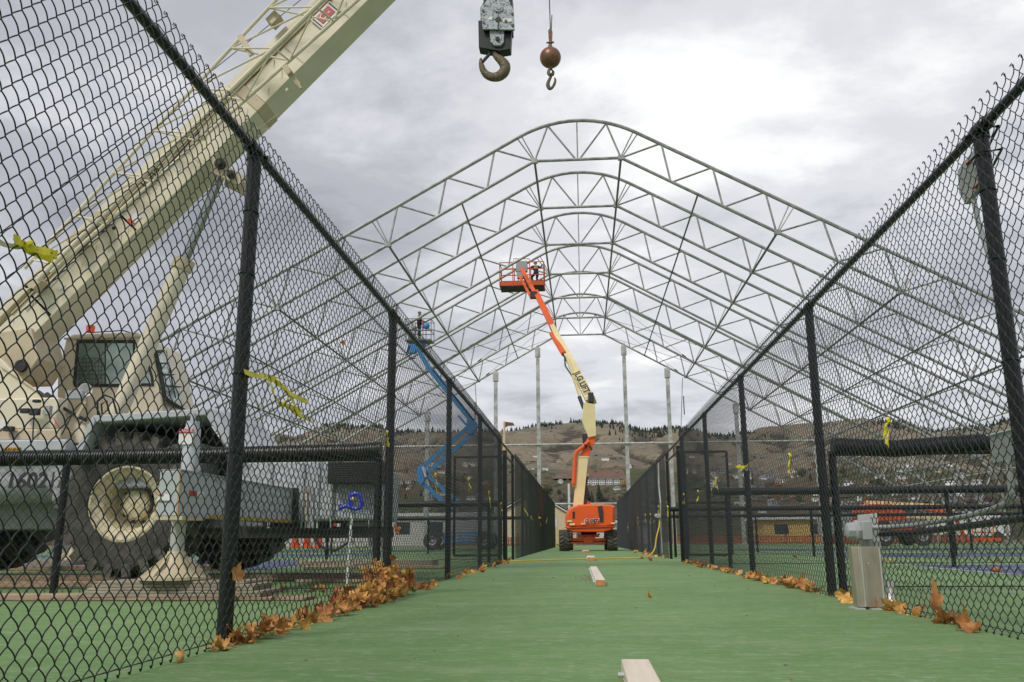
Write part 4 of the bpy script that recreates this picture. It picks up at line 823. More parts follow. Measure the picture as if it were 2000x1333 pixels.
# ------------------------------------------------------------------ people
def person(label, base, s, yaw, pose, cloth='navy'):
    """pose: dict of joints in body space (x right, y forward, z up) for a figure 1.75 tall"""
    root = thing('person', label, 'person', base)
    J = dict(pelvis=(0, 0, .95), chest=(0, 0, 1.28), neck=(0, 0, 1.47), head=(0, .01, 1.58), crown=(0, .01, 1.70),
             ls=(-.19, 0, 1.42), le=(-.26, .05, 1.14), lw=(-.24, .25, 1.0), lh=(-.23, .33, .99), rs=(.19, 0, 1.42), re=(.26, .05, 1.14), rw=(.24, .25, 1.0), rh=(.23, .33, .99),
             lp=(-.10, 0, .90), lk=(-.11, .03, .50), la=(-.12, 0, .09), lt=(-.13, .16, .04), rp=(.10, 0, .90), rk=(.11, .03, .50), ra=(.12, 0, .09), rt=(.13, .16, .04))
    J.update(pose); E_ = [('pelvis', 'chest'), ('chest', 'neck'), ('neck', 'head'), ('head', 'crown'), ('chest', 'ls'), ('ls', 'le'), ('le', 'lw'), ('lw', 'lh'), ('chest', 'rs'), ('rs', 're'), ('re', 'rw'), ('rw', 'rh'),
        ('pelvis', 'lp'), ('lp', 'lk'), ('lk', 'la'), ('la', 'lt'), ('pelvis', 'rp'), ('rp', 'rk'), ('rk', 'ra'), ('ra', 'rt')]
    Rd = dict(pelvis=.145, chest=.155, neck=.06, head=.088, crown=.075, ls=.078, le=.056, lw=.038, lh=.042, rs=.078, re=.056, rw=.038, rh=.042, lp=.098, lk=.070, la=.05, lt=.045, rp=.098, rk=.070, ra=.05, rt=.045)
    ks = list(J); R = Matrix.Rotation(yaw, 3, 'Z'); me = bpy.data.meshes.new('body')
    me.from_pydata([tuple(R @ V(J[k]) * s) for k in ks], [(ks.index(a), ks.index(c)) for a, c in E_], [])
    o = bpy.data.objects.new('tmp', me); COL.objects.link(o); o.modifiers.new('s', 'SKIN'); su = o.modifiers.new('u', 'SUBSURF'); su.levels = 2; su.render_levels = 2
    for i, k in enumerate(ks): me.skin_vertices[0].data[i].radius = (Rd[k] * s, Rd[k] * s * (.8 if k in ('chest', 'pelvis') else 1)); me.skin_vertices[0].data[i].use_root = (k == 'pelvis')
    dg = bpy.context.evaluated_depsgraph_get(); m2 = bpy.data.meshes.new_from_object(o.evaluated_get(dg)); bpy.data.objects.remove(o)
    m2.name = 'body'; m2.materials.clear(); m2.materials.append(M[cloth]); m2.materials.append(M['skin'])
    hd = R @ V(J['head']) * s; hands = [R @ V(J[k]) * s for k in ('lh', 'rh')]
    for p in m2.polygons:
        c = p.center; p.use_smooth = True
        if (c - hd).length < .125 * s or any((c - h).length < .06 * s for h in hands): p.material_index = 1
    bo = bpy.data.objects.new('body', m2); COL.objects.link(bo); bo.parent = root; OFF[bo.name] = OFF[root.name]; base = V(base)
    h = base + R @ V(J['crown']) * s; up = (R @ (V(J['crown']) - V(J['neck']))).normalized()
    b = MB(); b.lathe([(.001, .085 * s), (.05 * s, .078 * s), (.095 * s, .035 * s), (.108 * s, -.02 * s), (.125 * s, -.03 * s), (.108 * s, -.035 * s)], h - up * .01 * s, up, 18); b.build('hard_hat', 'helmet', root)
    b = MB(); f = R @ V((0, 1, 0)); ch = base + hd; b.sphere(ch + f * .098 * s - up * .01 * s, .016 * s, 6, 5); b.build('nose', 'skin', root)
    cst = base + R @ V(J['chest']) * s; pe = base + R @ V(J['pelvis']) * s; ax = (cst - pe).normalized()
    b = MB()
    for k, rr in ((.25, .158), (-.12, .150)): b.lathe([(rr * s, -.028 * s), (rr * 1.06 * s, -.024 * s), (rr * 1.06 * s, .024 * s), (rr * s, .028 * s)], cst + ax * k * .3 * s, ax, 16)
    for sd in ('l', 'r'):
        a_, k_ = base + R @ V(J[sd + 'a']) * s, base + R @ V(J[sd + 'k']) * s; q = a_.lerp(k_, .3); b.lathe([(.068 * s, -.025 * s), (.075 * s, -.02 * s), (.075 * s, .02 * s), (.068 * s, .025 * s)], q, k_ - a_, 12)
    b.build('reflective_stripe', 'hiviz', root)
    b = MB()
    for sd in ('l', 'r'): b.beam(base + R @ (V(J[sd + 'a']) + V((0, -.05, -.03))) * s, base + R @ (V(J[sd + 't']) + V((0, .05, -.0))) * s, .10 * s, .085 * s)
    b.build('boots', 'boot', root, bevel=.01)
    return root

# ------------------------------------------------------------------ orange boom lift on the walkway
LY = 32.0; K = LY / FPX
JL = thing('boom_lift', 'orange and cream articulated boom lift standing in the middle of the walkway', 'boom lift', (at(1148, 1075, LY).x, LY, 0), 'orange boom lifts')
outl = [(1104, 1009), (1105, 1027), (1109, 1030), (1186, 1030), (1201, 1027), (1201, 991), (1195, 987), (1170, 986), (1131, 986.5), (1117, 990), (1108, 998)]
def shell(b, px, Ys, ins, cz):
    rings = []
    cx = sum(p[0] for p in px) / len(px)
    for Y, k in zip(Ys, ins):
        rings.append([at(cx + (u - cx) * k, cz + (v - cz) * k, LY) + V((0, Y, 0)) for u, v in px])
    n = len(px); vs = [p for r in rings for p in r]
    fs = [(i * n + k, i * n + (k + 1) % n, (i + 1) * n + (k + 1) % n, (i + 1) * n + k) for i in range(len(rings) - 1) for k in range(n)] + [tuple(range(n))[::-1], tuple((len(rings) - 1) * n + k for k in range(n))]
    b.add(vs, fs)
b = MB(); shell(b, outl, (-.62, -.55, -.25, .6, 1.6), (.90, .955, 1, 1, .97), 1010); hood = b.build('engine_hood', 'orange', JL, bevel=.02)
low = [(1104, 1029), (1110, 1037), (1118, 1040), (1178, 1040), (1194, 1036), (1201, 1029)]
b = MB(); shell(b, low, (-.58, -.5, -.2, 1.5), (.93, .97, 1.01, 1.0), 1030); b.build('counterweight', 'orange', JL, bevel=.02)
b = MB(); b.prism(poly([(1103, 1030.5), (1202, 1027), (1202, 1028.5), (1103, 1032)], LY - .64), (0, .1, 0)); b.build('hood_seam', 'orange_dull', hood)
b = MB(); b.prism(poly([(1167, 990), (1176, 988), (1178, 1000), (1178, 1019), (1172, 1020)], LY - .66), (0, .12, 0)); b.build('dark_vent', 'under', hood); b = MB(); b.prism(poly([(1118, 1000), (1123, 999), (1123, 1013), (1118, 1014)], LY - .63), (0, .1, 0)); b.build('dark_vent', 'under', hood)
b = MB()
for u, v, w_, h_ in ((1113, 1019, 9, 3), (1118, 1025, 10, 4), (1139, 1024, 8, 2.6), (1196, 1023, 7, 3)): b.mm(at(u - w_ / 2, v + h_ / 2, LY) + V((0, -.69, 0)), at(u + w_ / 2, v - h_ / 2, LY) + V((0, -.66, 0)))
b.build('label_plate', 'lcream', hood)
text('G LIFT', .175, at(1154, 1018.5, LY) + V((0, -.690, 0)), (1, 0, 0), (0, 0, 1), 'white', hood, 'lettering_outline', bold=.07, shear=.25, squeeze=1.0)
text('G LIFT', .165, at(1154, 1018.5, LY) + V((0, -.705, 0)), (1, 0, 0), (0, 0, 1), 'blacktxt', hood, bold=.02, shear=.25)
M['magenta'] = mat('faded_magenta_lettering', (0.45, 0.08, 0.25), 0.5)
text('Danielle', .075, at(1152, 1009.5, LY) + V((0, -.70, 0)), (1, 0, 0), (0, 0, 1), 'magenta', hood)
b = MB(); c = at(1150, 986, LY) + V((0, .2, 0)); b.lathe([(.10, 0), (.10, .03), (.05, .05), (.06, .1), (.001, .12)], c, (0, 0, 1), 14); b.build('beacon', 'beacon', JL)
wx = [at(1102, 1057, LY), at(1196, 1057, LY)]
for q in wx: wheel(JL, (q.x, LY, .375), .375, .36, -1, 'lcream', 16, side_axis=V((1, 0, 0)) if q.x > 0 else V((-1, 0, 0)), nseg=32)
for x in (-.55, .95): wheel(JL, (x, LY + 2.3, .375), .375, .32, -1, 'lcream', 16, side_axis=V((1, 0, 0)), nseg=28)
b = MB(); a, c = at(1115, 1059, LY), at(1183, 1059, LY)
b.beam(at(1115, 1054, LY), at(1142, 1055, LY), .12, .10); b.beam(at(1158, 1055, LY), at(1183, 1054, LY), .12, .10); b.beam(at(1115, 1061, LY), at(1183, 1061, LY), .1, .075); b.mm(at(1130, 1050, LY) + V((0, 0, 0)), at(1170, 1044, LY) + V((0, .5, 0)))
b.prism(poly([(1141, 1062), (1158, 1062), (1160, 1052), (1154, 1046), (1146, 1046), (1139, 1052)], LY - .14), (0, .3, 0)); b.beam(at(1128, 1043, LY - .1), at(1142, 1052, LY - .1), .07, .07); b.beam(at(1171, 1043, LY - .1), at(1157, 1052, LY - .1), .07, .07)
b.build('front_axle', 'orange', JL, bevel=.008)
b = MB(); b.tube(at(1110, 1058, LY), at(1188, 1058, LY), .035, 10); b.path([at(1118, 1055, LY - .1), at(1116, 1046, LY - .15), at(1124, 1042, LY - .1)], .012, 5); b.path([at(1178, 1050, LY - .1), at(1184, 1047, LY - .15), at(1180, 1042, LY - .1)], .012, 5)
b.mm(at(1135, 1048, LY + .3), at(1165, 1040, LY + .9)); b.build('undercarriage', 'under', JL)
# booms
BY = LY + .9
def bar(name, p, q, wpx, dep, m, parent=JL, w2=None, bev=.01):
    b = MB(); k = p.y / FPX; b.beam(p, q, wpx * k, dep, V((0, 1, 0)), (w2 or wpx) * k, dep); return b.build(name, m, parent, bevel=bev)
tower = MB(); tower.prism(poly([(1119, 991), (1139, 991), (1149, 893), (1129, 892)], BY - .22), (0, .42, 0)); tw = tower.build('lower_boom', 'lcream', JL, bevel=.012)
b = MB(); b.prism(poly([(1138, 938), (1150, 929), (1149, 925), (1143, 926)], BY - .1), (0, .2, 0)); b.build('bracket', 'lcream', tw)
b = MB(); b.tube(at(1145, 935, BY), at(1141, 982, BY), .05, 10); b.tube(at(1146, 931, BY - .12), at(1144, 936, BY - .12), .09, 10); b.mm(at(1138, 993, BY - .2), at(1149, 976, BY + .1)); b.build('lift_ram', 'darkmetal', JL)
b = MB(); b.prism(poly([(1131.5, 893), (1149, 893), (1165, 853), (1149, 852)], BY - .2), (0, .38, 0)); b.build('boom_extension', 'orange', JL, bevel=.01)
b = MB(); b.prism(poly([(1128, 894), (1151, 894), (1151, 892), (1128, 891)], BY - .24), (0, .46, 0)); b.build('boom_collar', 'lcream', JL)
b = MB(); b.path([at(1150, 862, BY - .25), at(1140, 872, BY - .27), at(1127, 882, BY - .27), at(1123.5, 890, BY - .27), at(1122, 920, BY - .27), at(1120, 946, BY - .27)], .075, 10); b.tube(at(1120.5, 944, BY - .27), at(1120, 951, BY - .27), .04, 8); b.build('cable_carrier', 'orange', JL)
b = MB(); b.tube(at(1144, 868, BY - .33), at(1143, 874, BY - .25), .06, 8); b.path([at(1152, 872, BY - .2), at(1156, 880, BY - .2)], .04, 6); b.build('hose_clamp', 'under', JL)
b = MB(); b.prism(poly([(1140, 786), (1162, 790), (1164, 852), (1149, 855), (1136.5, 821)], BY - .28), (0, .56, 0)); up_ = b.build('upright', 'lcream', JL, bevel=.015)
b = MB(); b.prism(poly([(1155, 790.5), (1162, 790.5), (1164, 851), (1158, 852)], BY - .285), (0, .01, 0)); b.build('side_plate', 'lcream', up_)
b = MB(); b.tube(at(1143, 848, BY), at(1146, 870, BY), .13, 12); b.build('knuckle', 'darkmetal', JL)
UA, UB = at(1155, 785, BY), at(1080, 640, BY + 3.6)
bar('main_boom', UA, UB, 19, .36, 'lcream', w2=10.5)
text('JLG LIFT', .34, at(1136, 748, BY + .25) + V((0, -.12, 0)), (UA - UB), V((1, 0, .62)), 'blacktxt', JL, bold=.03, squeeze=1.15)
b = MB(); b.mm(at(1149, 786, BY - .3), at(1159, 770, BY + .1)); b.build('boom_knuckle', 'darkmetal', JL, bevel=.02)
b = MB(); b.tube(at(1131, 775, BY + .1), at(1140, 798, BY), .07, 10); b.build('level_ram', 'darkmetal', JL)
b = MB(); b.beam(at(1107, 697, BY + 1.6), at(1134, 779, BY + .1), .09, .09); b.build('slave_ram', 'lcream', JL)
b = MB()
for k in range(14):
    p_ = at(1101 + k * 1.7, 697 + k * 2.9, BY + 2.1 - k * .05); b.box(p_ + V((0, -.25, 0)), (.16, .1, .06), (V((.5, 0, -.85)), V((0, 1, 0)), V((.85, 0, .5))))
b.path([at(1103, 700, BY + 1.8), at(1104, 715, BY + 1.6), at(1117, 735, BY + 1.2)], .03, 6); b.build('cable_track', 'under', JL)
bar('fly_boom', UB, at(1047, 572, BY + 5.6), 12, .3, 'orange', w2=11)
b = MB(); b.tube(at(1078, 652, BY + 3.3), at(1102, 692, BY + 2.0), .12, 10); b.build('orange_ram', 'orange', JL)
bar('jib', at(1044, 572, BY + 5.6), at(1020, 528, BY + 7.0), 8, .22, 'orange')
bar('jib_link', at(1038, 583, BY + 5.4), at(1015, 540, BY + 6.7), 5, .12, 'orange')
b = MB(); b.tube(at(1024, 540, BY + 6.8), at(1036, 566, BY + 5.8), .08, 10); b.box(at(1042, 577, BY + 5.4), (.3, .3, .3)); b.build('jib_ram', 'darkmetal', JL)
BK = BY + 7.5   # basket plane
def R3(u, v, dy=0): return at(u, v, BK) + V((0, dy, 0))
bk = MB(); z0, x0, x1 = R3(977, 560).z, R3(976, 540).x, R3(1062, 540).x; zt = R3(1000, 513).z; D = 1.0
tb = MB(); tb.mm((x0, BK, z0), (x1, BK + .03, z0 + .24)); tb.mm((x0, BK + D, z0), (x1, BK + D + .03, z0 + .24)); tb.mm((x0, BK, z0), (x0 + .03, BK + D, z0 + .24)); tb.mm((x1 - .03, BK, z0), (x1, BK + D, z0 + .24)); basket = tb.build('toe_board', 'orange_dull', JL)
b = MB(); b.mm((x0, BK, z0 - .02), (x1, BK + D, z0 + .03)); b.build('basket_floor', 'under', JL)
for zz in (zt, z0 + .55, z0 + .85):
    b = MB()
    for y in (0, D): b.tube((x0, BK + y, zz), (x1, BK + y, zz), .024, 8)
    for x in (x0, x1): b.tube((x, BK, zz), (x, BK + D, zz), .024, 8)
    b.build('guard_rail', 'orange_dull', JL)
for x in (x0, x0 + (x1 - x0) * .3, x0 + (x1 - x0) * .68, x1):
    for y in (0, D): b = MB(); b.tube((x, BK + y, z0), (x, BK + y, zt), .024, 8); b.build('rail_post', 'orange_dull', JL)
b = MB(); b.mm(R3(1008, 532, -.12), R3(1030, 511, .15)); b.mm(R3(1010, 545, -.1), R3(1024, 530, .1)); b.build('control_box', 'greyplastic', JL, bevel=.02)
b = MB(); b.path([R3(1003, 516), R3(1003, 506), R3(1034, 506), R3(1034, 516)], .022, 6); b.build('control_guard', 'orange_dull', JL)
person('person crouching in dark clothes and hard hat in the orange basket, reaching up', R3(1046, 549, .5), .82, .35,
    dict(pelvis=(0, -.05, .62), chest=(.02, .12, .98), neck=(.03, .16, 1.16), head=(.03, .19, 1.28), crown=(.03, .20, 1.38), lp=(-.1, 0, .6), lk=(-.16, .36, .50), la=(-.14, .1, .09), rp=(.1, 0, .6), rk=(.16, .36, .46), ra=(.14, .05, .09), lt=(-.14, .25, .04), rt=(.14, .2, .04),
         ls=(-.17, .12, 1.12), le=(-.3, .3, .98), lw=(-.22, .45, 1.08), lh=(-.2, .52, 1.12), rs=(.2, .14, 1.12), re=(.38, .28, 1.12), rw=(.5, .36, 1.32), rh=(.54, .4, 1.4)))

# ------------------------------------------------------------------ blue boom lift on the left
GY = 38.0
GL = thing('boom_lift', 'blue articulated boom lift behind the left fence with its boom folded in a zigzag', 'boom lift', (at(880, 1070, GY).x, GY, 0), 'blue boom lift')
def gbar(nm, pts, r): 
    for (u, v), (u2, v2) in zip(pts, pts[1:]): bar(nm, at(u, v, GY), at(u2, v2, GY), r, .14, 'blue', GL, bev=0)
gbar('main_boom', [(813, 677), (838, 720)], 9); gbar('main_boom', [(838, 720), (924, 826)], 10); gbar('boom_link', [(846, 722), (926, 822)], 4); gbar('level_ram', [(895, 812), (912, 832)], 4)
gbar('riser_arm', [(922, 828), (824, 914)], 8); gbar('riser_arm', [(926, 846), (830, 928)], 8); gbar('lower_arm', [(820, 938), (882, 996)], 8); gbar('lower_arm', [(832, 926), (905, 990)], 7)
b = MB(); b.prism(poly([(912, 818), (930, 824), (932, 834), (922, 848), (910, 846)], GY - .15), (0, .4, 0)); b.prism(poly([(815, 912), (826, 908), (832, 930), (824, 948), (814, 940)], GY - .15), (0, .4, 0)); b.build('knuckle', 'blue', GL, bevel=.01)
b = MB(); b.tube(at(826, 912, GY - .2), at(832, 932, GY - .2), .06, 8); b.tube(at(834, 926, GY), at(838, 962, GY), .05, 8); b.build('white_ram', 'white', GL)
b = MB(); b.prism(poly([(868, 1044), (958, 1040), (962, 1062), (866, 1064)], GY - .5), (0, 1.6, 0)); b.build('chassis', 'blue', GL, bevel=.02)
b = MB(); b.prism(poly([(880, 1002), (955, 1000), (958, 1040), (872, 1042)], GY - .4), (0, 1.4, 0)); b.build('turntable', 'greyplastic', GL, bevel=.03)
text('GENIE', .42, at(905, 1052, GY) + V((0, -.53, 0)), (1, 0, 0), (0, 0, 1), 'greyplastic', GL, bold=.02)
for u in (849, 950):
    for dy in (-.6, 1.4): q = at(u, 1060, GY); wheel(GL, (q.x, GY + dy, .38), .38, .3, -1, 'galv', 16, nseg=28)
def gp(u, v, dy=0): return at(u, v, GY) + V((0, dy, 0))
b = MB()
for vz in (623, 646):
    for dy in (0, .8): b.tube(gp(792, vz, dy), gp(842, vz, dy), .018, 6)
    for u in (792, 842): b.tube(gp(u, vz), gp(u, vz, .8), .018, 6)
for u in (792, 805, 826, 842):
    for dy in (0, .8): b.tube(gp(u, 623, dy), gp(u, 664, dy), .018, 6)
b.tube(gp(790, 646), gp(845, 645), .03, 6); b.build('guard_rail', 'galv_dark', GL)
b = MB(); b.mm(gp(792, 666), gp(842, 662, .8)); b.build('basket_floor', 'galv_dark', GL)
b = MB(); b.mm(gp(808, 676, .2), gp(828, 659, .5)); b.mm(gp(796, 690), gp(812, 672, .3)); b.build('basket_mount', 'blue', GL, bevel=.02)
b = MB(); b.sphere(gp(832, 636, .1), .16, 12, 8); b.build('blue_bucket', 'blue', GL); b = MB(); b.mm(gp(824, 645), gp(827, 626, .1)); b.build('red_strap', 'red', GL)
b = MB(); b.path([gp(800, 676), gp(794, 690), gp(802, 702), gp(812, 700)], .03, 6); b.build('hose', 'under', GL)
person('person standing in dark clothes and hard hat in the basket of the blue lift', gp(815, 663, .4), .80, -1.2, dict(lw=(-.22, .3, 1.12), lh=(-.2, .37, 1.14), rw=(.2, .3, 1.1), rh=(.19, .37, 1.12)))

# ------------------------------------------------------------------ orange lift far right
OY = 45.0
OL = thing('boom_lift', 'orange and cream boom lift lowered flat, parked far right behind the right fence', 'boom lift', (at(1790, 1066, OY).x, OY, 0), 'orange boom lifts')
b = MB(); b.prism(poly([(1686, 990), (1700, 984), (1750, 986), (1768, 1000), (1772, 1016), (1688, 1020)], OY - .8), (0, 1.9, 0)); b.build('engine_hood', 'orange', OL, bevel=.04)
b = MB(); b.prism(poly([(1688, 1026), (1775, 1024), (1810, 1040), (1700, 1052)], OY - .7), (0, 1.7, 0)); b.build('chassis', 'orange_dull', OL, bevel=.03)
bar('main_boom', at(1690, 984, OY), at(1862, 993, OY), 11, .35, 'lcream', OL); bar('fly_boom', at(1790, 990, OY - .3), at(1862, 1004, OY - .3), 7, .2, 'orange', OL); bar('boom_link', at(1765, 1008, OY - .2), at(1850, 1012, OY - .2), 7, .2, 'lcream', OL)
for u in (1716, 1788):
    for dy in (-.9, 1.1): q = at(u, 1050, OY); wheel(OL, (q.x, OY + dy, .44), .44, .34, -1, 'greyplastic', 16, nseg=28)
b = MB()
for u in (1900, 1918, 1940): b.tube(at(u, 1028, OY), at(u, 1056, OY), .03, 6)
for v in (1029, 1040): b.tube(at(1900, v, OY), at(1941, v, OY), .03, 6)
b.build('guard_rail', 'orange', OL); b = MB(); b.mm(at(1898, 1058, OY), at(1943, 1051, OY + .8)); b.build('basket_floor', 'orange', OL)
bar('jib', at(1862, 1004, OY), at(1882, 1045, OY), 6, .15, 'orange', OL)

rl = random.Random(4)
# ------------------------------------------------------------------ pine blocks along the walkway
def block(x, y0, y1, wd, h, label, rot=0.0):
    root = thing('wooden_block', label, 'timber', (x, (y0 + y1) / 2, 0), 'pine planks lying along the walkway')
    ca, sa = math.cos(rot), math.sin(rot); ax = (V((ca, sa, 0)), V((-sa, ca, 0)), V((0, 0, 1))); c = V((x, (y0 + y1) / 2, h / 2 + .002))
    b = MB(); b.box(c, (wd, y1 - y0, h), ax); b.build('plank', 'pine', root, bevel=.003)
    b = MB(); b.box(c - ax[1] * ((y1 - y0) / 2), (wd - .008, .004, h - .008), ax); b.build('end_grain', 'pineend', root)
    n = max(2, int((y1 - y0) / .22))
    for k in range(n):
        b = MB(); q = c - ax[0] * (wd / 2) + ax[1] * ((y1 - y0) * ((k + .3) / n - .5)); b.tube(q + V((0, 0, .004)), q - ax[0] * .018 + V((0, 0, .004)), .008, 8); b.build('anchor_bolt', 'galv', root)
    return root
block(.151, 2.02, 2.89, .086, .044, 'pale pine plank nearest the camera, cut off by the bottom of the picture', .0)
block(.132, 8.12, 12.02, .088, .055, 'pale pine plank with orange end, second from the camera', .005)
block(.14, 17.4, 18.9, .15, .07, 'short pine plank lying just beyond the yellow cord')
block(.06, 27.4, 28.6, .19, .07, 'farthest small pine plank, right in front of the orange lift')
b = MB()
for k in range(900):
    sd_ = rl.random(); X_ = (xl_ if False else (LX + .06)) if sd_ < .6 else RX - .06
    y = (3.4 + abs(rl.gauss(0, 2.0))) if sd_ < .6 else 4.2 + rl.random() ** 1.4 * 10
    c = V((X_ + (1 if sd_ < .6 else -1) * abs(rl.gauss(0, .045)) - (.03 if sd_ < .6 else -.03), y, .004)); q = rl.uniform(.004, .016)
    a = rl.uniform(0, 6.3); b.add([c + V((math.cos(a + t) * q * rl.uniform(.5, 1), math.sin(a + t) * q * rl.uniform(.5, 1), rl.uniform(0, q * .8))) for t in (0, 1.7, 3.2, 4.8)], [(0, 1, 2, 3)])
tag(b.build('leaf_crumbs', 'leaf', smooth=False), 'crumbled bits of dry leaf along the feet of both fences', 'leaf litter', kind='stuff')
M['debris'] = mat('tan_sawdust_crumbs', (0.26, 0.23, 0.17), 0.9, var=0.4, scale=80)
b = MB()
for k in range(170):
    if k < 60: x, y = .095 - abs(random.gauss(0, .022)), 2.55 + random.gauss(0, .09)
    elif k < 110: x, y = .06 - abs(random.gauss(0, .05)), 9.7 + random.gauss(0, .5)
    else: x, y = random.uniform(LX + .1, RX - .1), random.uniform(2.2, 16)
    r_ = random.uniform(.002, .006) * (1 if y < 6 else 1.8); b.box((x, y, r_ * .4 + .001), (r_ * 2, r_ * 1.6, r_ * .8))
tag(b.build('debris', M['debris'], smooth=False), 'crumbs of sawdust and grit scattered on the green walkway', 'debris', kind='stuff')

# ------------------------------------------------------------------ leaves
def leaf_mesh(seed, flat=1.0):
    rnd = random.Random(seed); n_ = 5; pts = []
    lobes = [(-2.15, .62), (-1.05, .86), (0, 1.0), (1.05, .86), (2.15, .62)]
    for i, (a, L) in enumerate(lobes):
        for da, k in ((-.38, .68), (-.27, .86), (-.14, .82), (0, 1.0), (.14, .84), (.26, .85), (.38, .68)):
            pts.append(((a + da) + rnd.uniform(-.03, .03), L * k * rnd.uniform(.93, 1.05)))
        if i < 4: pts.append((a + .525, .56))
    pts = [(-2.9, .16)] + pts + [(2.9, .16)]
    curl, cup, tw = rnd.uniform(.3, 1.9) * flat, rnd.uniform(.1, 1.1) * flat, rnd.uniform(-.8, .8) * flat; ph = rnd.uniform(0, 6)
    def bend(x, y):
        z = cup * (x * x) * .9 + .06 * math.sin(x * 14 + ph) + .05 * math.sin(y * 11 + ph * 2) + tw * x * y
        th = y * curl * .8; return V((x * (1 - .22 * cup * min(1, abs(x))), math.sin(th) / max(.2, curl * .8), z * .75 + (1 - math.cos(th)) / max(.2, curl * .8)))
    vs, fs = [], []; rings = (1.0, .66, .33); n = len(pts)
    for k in rings:
        for a, r_ in pts: vs.append(bend(math.sin(a) * r_ * k, math.cos(a) * r_ * k * 1.0 + .0))
    vs.append(bend(0, 0)); c = len(vs) - 1
    for j in range(2):
        for i in range(n - 1): fs.append((j * n + i, j * n + i + 1, (j + 1) * n + i + 1, (j + 1) * n + i))
    for i in range(n - 1): fs.append((2 * n + i, 2 * n + i + 1, c))
    # petiole
    b = MB(); b.v = [tuple(v) for v in vs]; b.f = fs; b.mi = [0] * len(fs); b.path([bend(0, 0), V((0.02, -.35, .10)), V((.05, -.75, .02)), V((.08, -1.05, .0))], [.03, .02, .018, .035], 5)
    S = .078; vs = [V(v) * S for v in b.v]; zmin = min(v.z for v in vs); me = bpy.data.meshes.new('maple_leaf'); me.from_pydata([(v.x, v.y, v.z - zmin) for v in vs], [], b.f)
    me.materials.append(M['leaf']); me.shade_smooth(); return me
LM = [leaf_mesh(i, .9 + .12 * i) for i in range(14)]; LF = leaf_mesh(3, .35)
rl = random.Random(21); nleaf = [0]
def leaf(x, y, z, label, group, s=1.0, rot=None, me=None):
    me = me or None; o = bpy.data.objects.new('maple_leaf', me or LM[rl.randrange(14)]); COL.objects.link(o); o.location = (x, y, z)
    o.rotation_euler = rot or (rl.uniform(-.5, .5), rl.uniform(-.5, .5), rl.uniform(0, 6.3)); o.scale = (s,) * 3; tag(o, label, 'leaf', group); nleaf[0] += 1; return o
xl = LX + .05
def lrot(steep): return (rl.uniform(-1, 1) * steep, rl.uniform(-1, 1) * steep, rl.uniform(0, 6.3))
dl, dg_ = 'dry curled leaf heaped in the drift around the second left fence post', 'leaves in the drift by the second left post'
for i in range(118):
    y = 6.75 - abs(rl.gauss(0, .85)) if rl.random() < .85 else 6.75 + abs(rl.gauss(0, .16)); hmax = .19 * math.exp(-((y - 6.4) / .6) ** 2) + .05
    z = rl.uniform(.0, hmax); off = rl.uniform(-.10, .10) * (1 + (hmax - z) * 2)
    leaf(xl + off, y, z + .01, dl, dg_, rl.uniform(.75, 1.1), lrot(1.5))
dl, dg_ = 'dry brown leaf at the left fence foot between first and second posts', 'leaves along the near left fence'
for i in range(40): leaf(xl + rl.uniform(-.03, .1), rl.uniform(4.55, 6.0), rl.uniform(.005, .045), dl, dg_, rl.uniform(.7, 1.05), lrot(1.3))
dl, dg_ = 'large brown leaf heaped at the foot of the nearest left fence post', 'leaves at the first left post'
for i in range(15): leaf(xl + rl.uniform(-.02, .1), 3.66 + abs(rl.gauss(0, .28)), rl.uniform(.0, .05), dl, dg_, rl.uniform(.75, .95), lrot(1.3))
leaf(-1.40, 3.12, .004, 'single tan leaf with long stalk lying before the nearest left post', None, .72, (1.15, .4, -1.5))
leaf(-1.40, 3.45, .006, 'curled leaf on the ground just before the nearest left post', None, .9, (.2, -.5, 2.0))
for (u, v), Y, tx in (((455, 1112), 3.74, 'folded tan leaf caught on the mesh at the nearest left post'), ((768, 1030), 6.6, 'round tan leaf stuck on the mesh high on the second left post'), ((757, 1105), 6.55, 'orange leaf stuck on the second left post above the drift'), ((760, 1085), 6.62, 'narrow leaf on the second left post above the drift'), ((665, 662), 5.4, 'small orange leaf caught high in the left fence mesh'), ((840, 1134), 8.6, 'leaf standing against the left fence between the second and third posts')):
    p = at(u, v, Y); p = EYE + (p - EYE) * ((xl - EYE.x) / (p.x - EYE.x)); leaf(p.x + .015, p.y, p.z - .03, tx, None, .8 if v > 700 else .45, (1.2, rl.uniform(-.5, .5), 1.2))
dl, dg_ = 'small brown leaf at the foot of the left fence beyond the drift', 'leaves along the far left fence'
for i in range(26): leaf(xl + rl.uniform(-.03, .12), 7.3 + rl.random() ** 1.5 * 12, rl.uniform(0, .03), dl, dg_, rl.uniform(.7, 1.1), lrot(1.2))
xr = RX - .05
for y, s_, tx, r3 in ((4.62, 1.75, 'big orange maple leaf standing upright against the right fence, nearest but two', (1.45, .1, 1.45)), (4.58, .95, 'orange leaf lying right of the big upright leaf by the right fence', (.8, .4, 2.6)), (4.38, 1.0, 'brown folded leaf in the right corner by the fence', (1.0, .3, .9)), (4.25, .9, 'tattered leaf nearest the camera along the right fence', (.5, -.6, .4)), (4.15, .8, 'small rust leaf at the right edge of the picture', (1.1, .4, 3.4)),
                      (5.5, .95, 'brown leaf leaning on the base of the metal pedestal', (1.3, .0, 1.0)), (5.35, 1.05, 'orange leaf just right of the metal pedestal foot', (.7, .4, 2.0)), (5.2, .8, 'second leaf right of the metal pedestal foot', (.9, -.3, .2)), (5.0, .85, 'tan leaf midway between pedestal and upright leaf', (1.3, .2, 1.3))):
    leaf(xr - .02 + rl.uniform(-.04, .02), y, .008 if s_ < 1.1 else .06, tx, None, s_ * 1.12, r3, LF if s_ > .94 else None)
